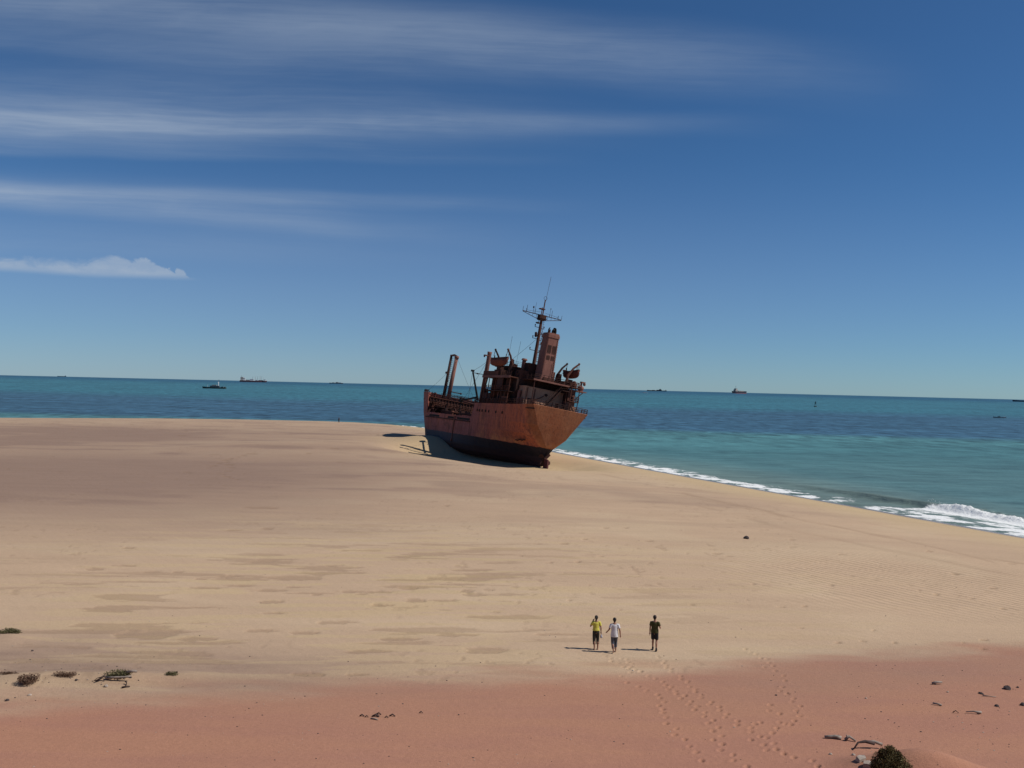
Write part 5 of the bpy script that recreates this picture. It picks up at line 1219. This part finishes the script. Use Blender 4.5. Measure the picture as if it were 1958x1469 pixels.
M_woodd = plain('driftwood_dark', (0.055, 0.035, 0.032), .85, .35, 6)
M_stone = plain('pale_stone', (0.36, 0.30, 0.25), .85, .2, 5)
M_stoned = plain('dark_stone', (0.065, 0.050, 0.048), .85, .3, 5)
def shrub(px, py, rx, ry, rz, n, size, label, mat, seed, flat=.25, lump=None, ground=None, name='shrub', zoff=0):
    g = ground if ground is not None else gz(px, py); r = random.Random(seed)
    e = empty(name, label, 'plant', None, (g.x, g.y, g.z + zoff), 0)
    b = MB(); st = MB()
    lumps = lump or [(r.uniform(-.6, .6), r.uniform(-.5, .5), r.uniform(.1, .55), r.uniform(.35, .6)) for _ in range(9)]
    for i in range(n):
        cx, cy, cz, cr = lumps[r.randrange(len(lumps))]
        u = Vector((r.gauss(0, 1), r.gauss(0, 1), r.gauss(0, 1))).normalized() * cr * (r.random() ** .45)
        x, y, z = cx + u.x, cy + u.y, cz + u.z
        if z < -.05: z = r.uniform(0, .15)
        c = Vector((x * rx, y * ry, z * rz))
        d = (u + Vector((r.gauss(0, .7), r.gauss(0, .7), r.gauss(.3, .7)))).normalized(); s_ = size * r.uniform(.6, 1.4)
        w = d.cross(Vector((r.gauss(0, 1), r.gauss(0, 1), r.gauss(0, 1)))).normalized() * s_ * .32
        b.add([c - w * .4, c + d * s_ * .5 - w, c + d * s_, c + d * s_ * .5 + w], [(0, 1, 2, 3)])
    for i in range(max(8, n // 120)):
        cx, cy, cz, cr = lumps[i % len(lumps)]
        p0 = Vector((cx * rx * .2, cy * ry * .2, -.05)); p1 = Vector(((cx + r.gauss(0, cr * .6)) * rx, (cy + r.gauss(0, cr * .6)) * ry, max(.05, cz + cr * r.uniform(.2, .9)) * rz))
        st.tube([p0, p0.lerp(p1, .5) + Vector((0, 0, .1 * rz)), p1], .01, 4, True, [.022 * rx, .014 * rx, .005 * rx])
    b.build('foliage', mat, e); st.build('stems', M_twig, e)
    return e
shrub(1700, 1470, .78, .55, .88, 16000, .040, 'dense round olive green shrub on a sand hummock at the bottom right', M_leaf, 1,
      lump=[(-.12, 0, .62, .34), (.05, .05, .74, .26), (-.42, .05, .40, .34), (-.58, 0, .22, .24), (.22, 0, .52, .34), (.46, -.1, .32, .34), (.62, -.2, .10, .34), (.85, -.3, -.05, .28), (-.30, .0, .66, .20), (.34, -.05, .60, .18), (0, -.3, .4, .42), (-.25, -.4, .25, .4), (.3, -.45, .2, .45)], ground=gz(1700, 1476))
shrub(16, 1212, .62, .35, .26, 1500, .06, 'low dark green plant at the left edge of the beach', M_leaf2, 2)
shrub(54, 1305, .50, .40, .34, 1300, .06, 'scruffy brown bush on a sand hummock at the lower left', M_leafr, 3)
shrub(125, 1292, .50, .25, .16, 900, .05, 'low flat brownish plant between the brown bush and the driftwood', M_leafr, 4)
shrub(228, 1293, .58, .35, .24, 1500, .055, 'green plant growing behind the grey driftwood log at the lower left', M_leaf2, 5)
shrub(329, 1291, .28, .2, .16, 500, .045, 'small green tuft alone to the right of the driftwood', M_leaf2, 6)
shrub(18, 1290, .55, .2, .08, 500, .045, 'thin creeping plant along the sand crest at the left edge', M_leafr, 7, name='creeping_plant')
def stick(px, py, pts, r0, r1, label, mat, name='driftwood', cat='driftwood', fork=None):
    g = gz(px, py); P = [(g.x + x, g.y + y, g.z + z) for x, y, z in pts]
    b = MB(); n_ = len(P); r = random.Random(px)
    b.tube(P, 0, 7, True, [(r0 + (r1 - r0) * i / (n_ - 1)) * r.uniform(.8, 1.2) for i in range(n_)])
    for f_ in (fork or []):
        Q = [(g.x + x, g.y + y, g.z + z) for x, y, z in f_]; b.tube(Q, 0, 6, True, [r1 * .9] + [r1 * .5] * (len(Q) - 1))
    o = b.build(name, mat, None, True); tag(o, label, cat); return o
def stone(px, py, s_, label, mat, sx=1, sy=1, sz=.7, seed=None):
    g = gz(px, py); r = random.Random(seed or px); b = MB(); b.ball((0, 0, 0), s_ * sx, s_ * sy, s_ * sz, 9, 7)
    b.v = [tuple(c * r.uniform(.78, 1.18) for c in v) for v in b.v]
    o = b.build('stone', mat, None, False); o.location = (g.x, g.y, g.z + s_ * sz * .35); o.rotation_euler = (0, 0, r.uniform(0, 6)); tag(o, label, 'stone'); return o
stick(222, 1302, [(-.45, .05, .10), (-.1, 0, .14), (.35, .03, .16), (.62, .05, .20)], .055, .04, 'long pale driftwood branch lying in front of the green plant, lower left', M_wood)
stick(198, 1303, [(-.30, -.1, .03), (-.12, 0, .12), (.0, .05, .22), (.12, .02, .10)], .04, .03, 'dark forked driftwood stub at the left end of the pale branch', M_woodd, fork=[[(-.05, .03, .18), (-.28, .05, .12), (-.4, 0, .02)]])
stick(250, 1298, [(-.25, .1, .22), (.0, .08, .30), (.22, .05, .30)], .05, .05, 'short thick grey driftwood block leaning on the pale branch', M_wood)
stick(240, 1309, [(-.02, .05, .12), (.05, 0, .05), (.04, -.06, -.01)], .03, .02, 'thin dark stick hanging under the pale branch', M_woodd)
stick(240, 1315, [(-.12, -.05, .01), (.04, 0, .06), (.17, .05, .04)], .05, .02, 'dark wedge of driftwood below the pale branch', M_woodd)
stone(203, 1313, .09, 'small pinkish stone under the pale driftwood branch', M_stone)
stone(14, 1340, .08, 'dark stone at the lower left edge', M_stoned)
stone(57, 1330, .07, 'grey stone below the scruffy brown bush', M_stone, 1.3)
stone(62, 1245, .06, 'small dark stone above the brown bush, lower left', M_stoned)
stone(146, 1301, .06, 'tiny dark stone below the flat brownish plant', M_stoned)
stone(1427, 1030, .27, 'dark boulder alone on the pale beach, right of centre', M_stoned)
stick(1790, 1309, [(-.18, 0, .05), (.0, .02, .10), (.28, .03, .10)], .06, .035, 'pale driftwood piece with dark end, upper of those at the right', M_wood)
stone(1788, 1309, .06, 'dark stone at the end of the upper pale driftwood, right', M_stoned)
stone(1926, 1318, .17, 'large round dark stone near the right edge', M_stoned)
stone(1946, 1315, .06, 'small dark stone right of the large round one', M_stoned)
stone(1876, 1327, .10, 'flat dark stone at the tip of a thin pale stick', M_stoned, 1.5, .8, .5)
stick(1892, 1333, [(-.25, .1, .03), (.0, .0, .04), (.25, -.06, .03)], .022, .015, 'thin pale stick beside the flat dark stone', M_wood)
stone(1906, 1351, .09, 'dark pointed stone below the thin pale stick', M_stoned)
stick(1793, 1349, [(-.15, .12, .05), (-.03, 0, .07), (.12, -.10, .04)], .045, .04, 'short pale driftwood chunk slanting on the red sand', M_wood)
stick(1828, 1364, [(-.12, .02, .03), (.0, .03, .10), (.08, -.06, .03)], .02, .015, 'small bent dark twig right of the slanting chunk', M_woodd)
stick(1864, 1365, [(-.35, .03, .06), (-.05, .0, .10), (.15, -.06, .08), (.26, .05, .05)], .022, .06, 'driftwood stick with a thick knotted end on the red sand', M_wood)
stone(1956, 1349, .12, 'dark stone with pale top cut by the right edge', M_stoned)
stick(1592, 1413, [(-.28, .05, .05), (-.12, .03, .07), (.12, .0, .09), (.30, -.06, .05)], .05, .09, 'pale driftwood lump with dark tip, lower right', M_wood)
stick(1622, 1417, [(-.10, .0, .05), (.05, .06, .15), (.24, -.10, .04)], .07, .04, 'grey driftwood root next to the pale lump', M_wood, fork=[[(-.02, .03, .1), (-.06, .02, .22)]])
stick(1650, 1433, [(-.38, -.12, .05), (-.16, .05, .22), (.12, .12, .24), (.45, .10, .18)], .025, .06, 'dark branch arching out of the hummock left of the round shrub', M_woodd)
stick(1668, 1431, [(-.2, .0, .22), (.06, .02, .24), (.34, -.03, .16)], .05, .05, 'pale branch lying over the dark one beside the round shrub', M_wood)
def slab(px, py, w, d, h, rz, label):
    g = gz(px, py); b = MB(); r = random.Random(px)
    pts = [(-w, -d), (w * .7, -d * .9), (w, d * .3), (w * .2, d), (-w * .9, d * .6)]
    b.add([(x, y, -.05) for x, y in pts] + [(x * .85 + r.uniform(-.02, .02), y * .85, h * r.uniform(.7, 1.2)) for x, y in pts], [(5, 6, 7, 8, 9), (4, 3, 2, 1, 0)] + [(i, (i + 1) % 5, 5 + (i + 1) % 5, 5 + i) for i in range(5)])
    o = b.build('stone', M_stone, None); o.location = g; o.rotation_euler = (.12, -.1, rz); tag(o, label, 'stone')
slab(1647, 1453, .20, .15, .10, .3, 'flat pale stone slab left of the round shrub, upper of two')
slab(1660, 1464, .17, .12, .13, -.5, 'pale angular stone at the bottom edge left of the round shrub')
stone(1632, 1445, .07, 'small white stone between driftwood and shrub', M_stone)
stone(1588, 1443, .06, 'tiny white stone left of the shrub', M_stone)
stone(1656, 1336, .05, 'tiny white stone on the red sand right of the footprints', M_stone)
stone(1484, 1330, .05, 'tiny dark stone beside the right-hand footprints', M_stoned)
stone(1812, 1324, .05, 'tiny white stone below the upper driftwood, right', M_stone)
stone(1210, 1283, .05, 'tiny white stone where the footprints start', M_stone)
# the scatter of dark scraps in the middle of the red sand
for i, (x, y, s_, lb) in enumerate(((718, 1371, .10, 'largest dark scrap of driftwood in the middle of the red sand'), (724, 1367, .07, 'dark scrap behind the largest one in the scatter'),
        (692, 1370, .06, 'dark chip at the left end of the scatter'), (701, 1372, .05, 'small dark chip second from the left in the scatter'),
        (739, 1373, .05, 'dark chip right of the largest scrap'), (750, 1370, .08, 'dark chip at the right end of the scatter'), (805, 1364, .05, 'lone dark chip right of the scatter'))):
    stick(x, y, [(-s_ * 1.3, .0, .01), (0, .03, .05 + s_ * .3), (s_ * 1.4, -.02, .02)], s_ * .45, s_ * .35, lb, M_woodd, 'driftwood', 'driftwood')
stick(716, 1376, [(-.15, .04, .02), (.0, .0, .04), (.14, -.07, .02)], .03, .03, 'pale chip in front of the dark scatter on the red sand', M_wood)

# ------------------------------------------------------------------ pebbles and shell grit strewn over the near sand
def build_pebbles():
    r = random.Random(99); P = []
    for i in range(480):
        px, py = r.uniform(0, 1958), 1250 + 219 * r.random() ** .9
        P.append((px, py))
    for i in range(150): P.append((r.gauss(1800, 110), r.uniform(1260, 1469)))
    for i in range(200): P.append((r.gauss(110, 110), r.gauss(1290, 30)))
    for i in range(260): P.append((r.uniform(0, 1958), r.uniform(1000, 1250)))
    P = [p for p in P if 0 < p[0] < 1958 and p[1] < 1469]
    G = gz_many(P); Zs = height0(G[:, 0], G[:, 1])
    for nm, sel, mt in (('pebbles', 0, M_stoned), ('shell_grit', 1, M_stone)):
        mb = MB()
        for i, ((x, y), z) in enumerate(zip(G, Zs)):
            if (i % 3 == 0) != (sel == 1): continue
            s_ = 0.007 + 0.026 * r.random() ** 3
            mb.ball((x, y, z + s_ * .2), s_ * r.uniform(.8, 1.8), s_ * r.uniform(.7, 1.3), s_ * r.uniform(.4, .8), 5, 4)
        o = mb.build(nm, mt, None); tag(o, kind='stuff')
build_pebbles()
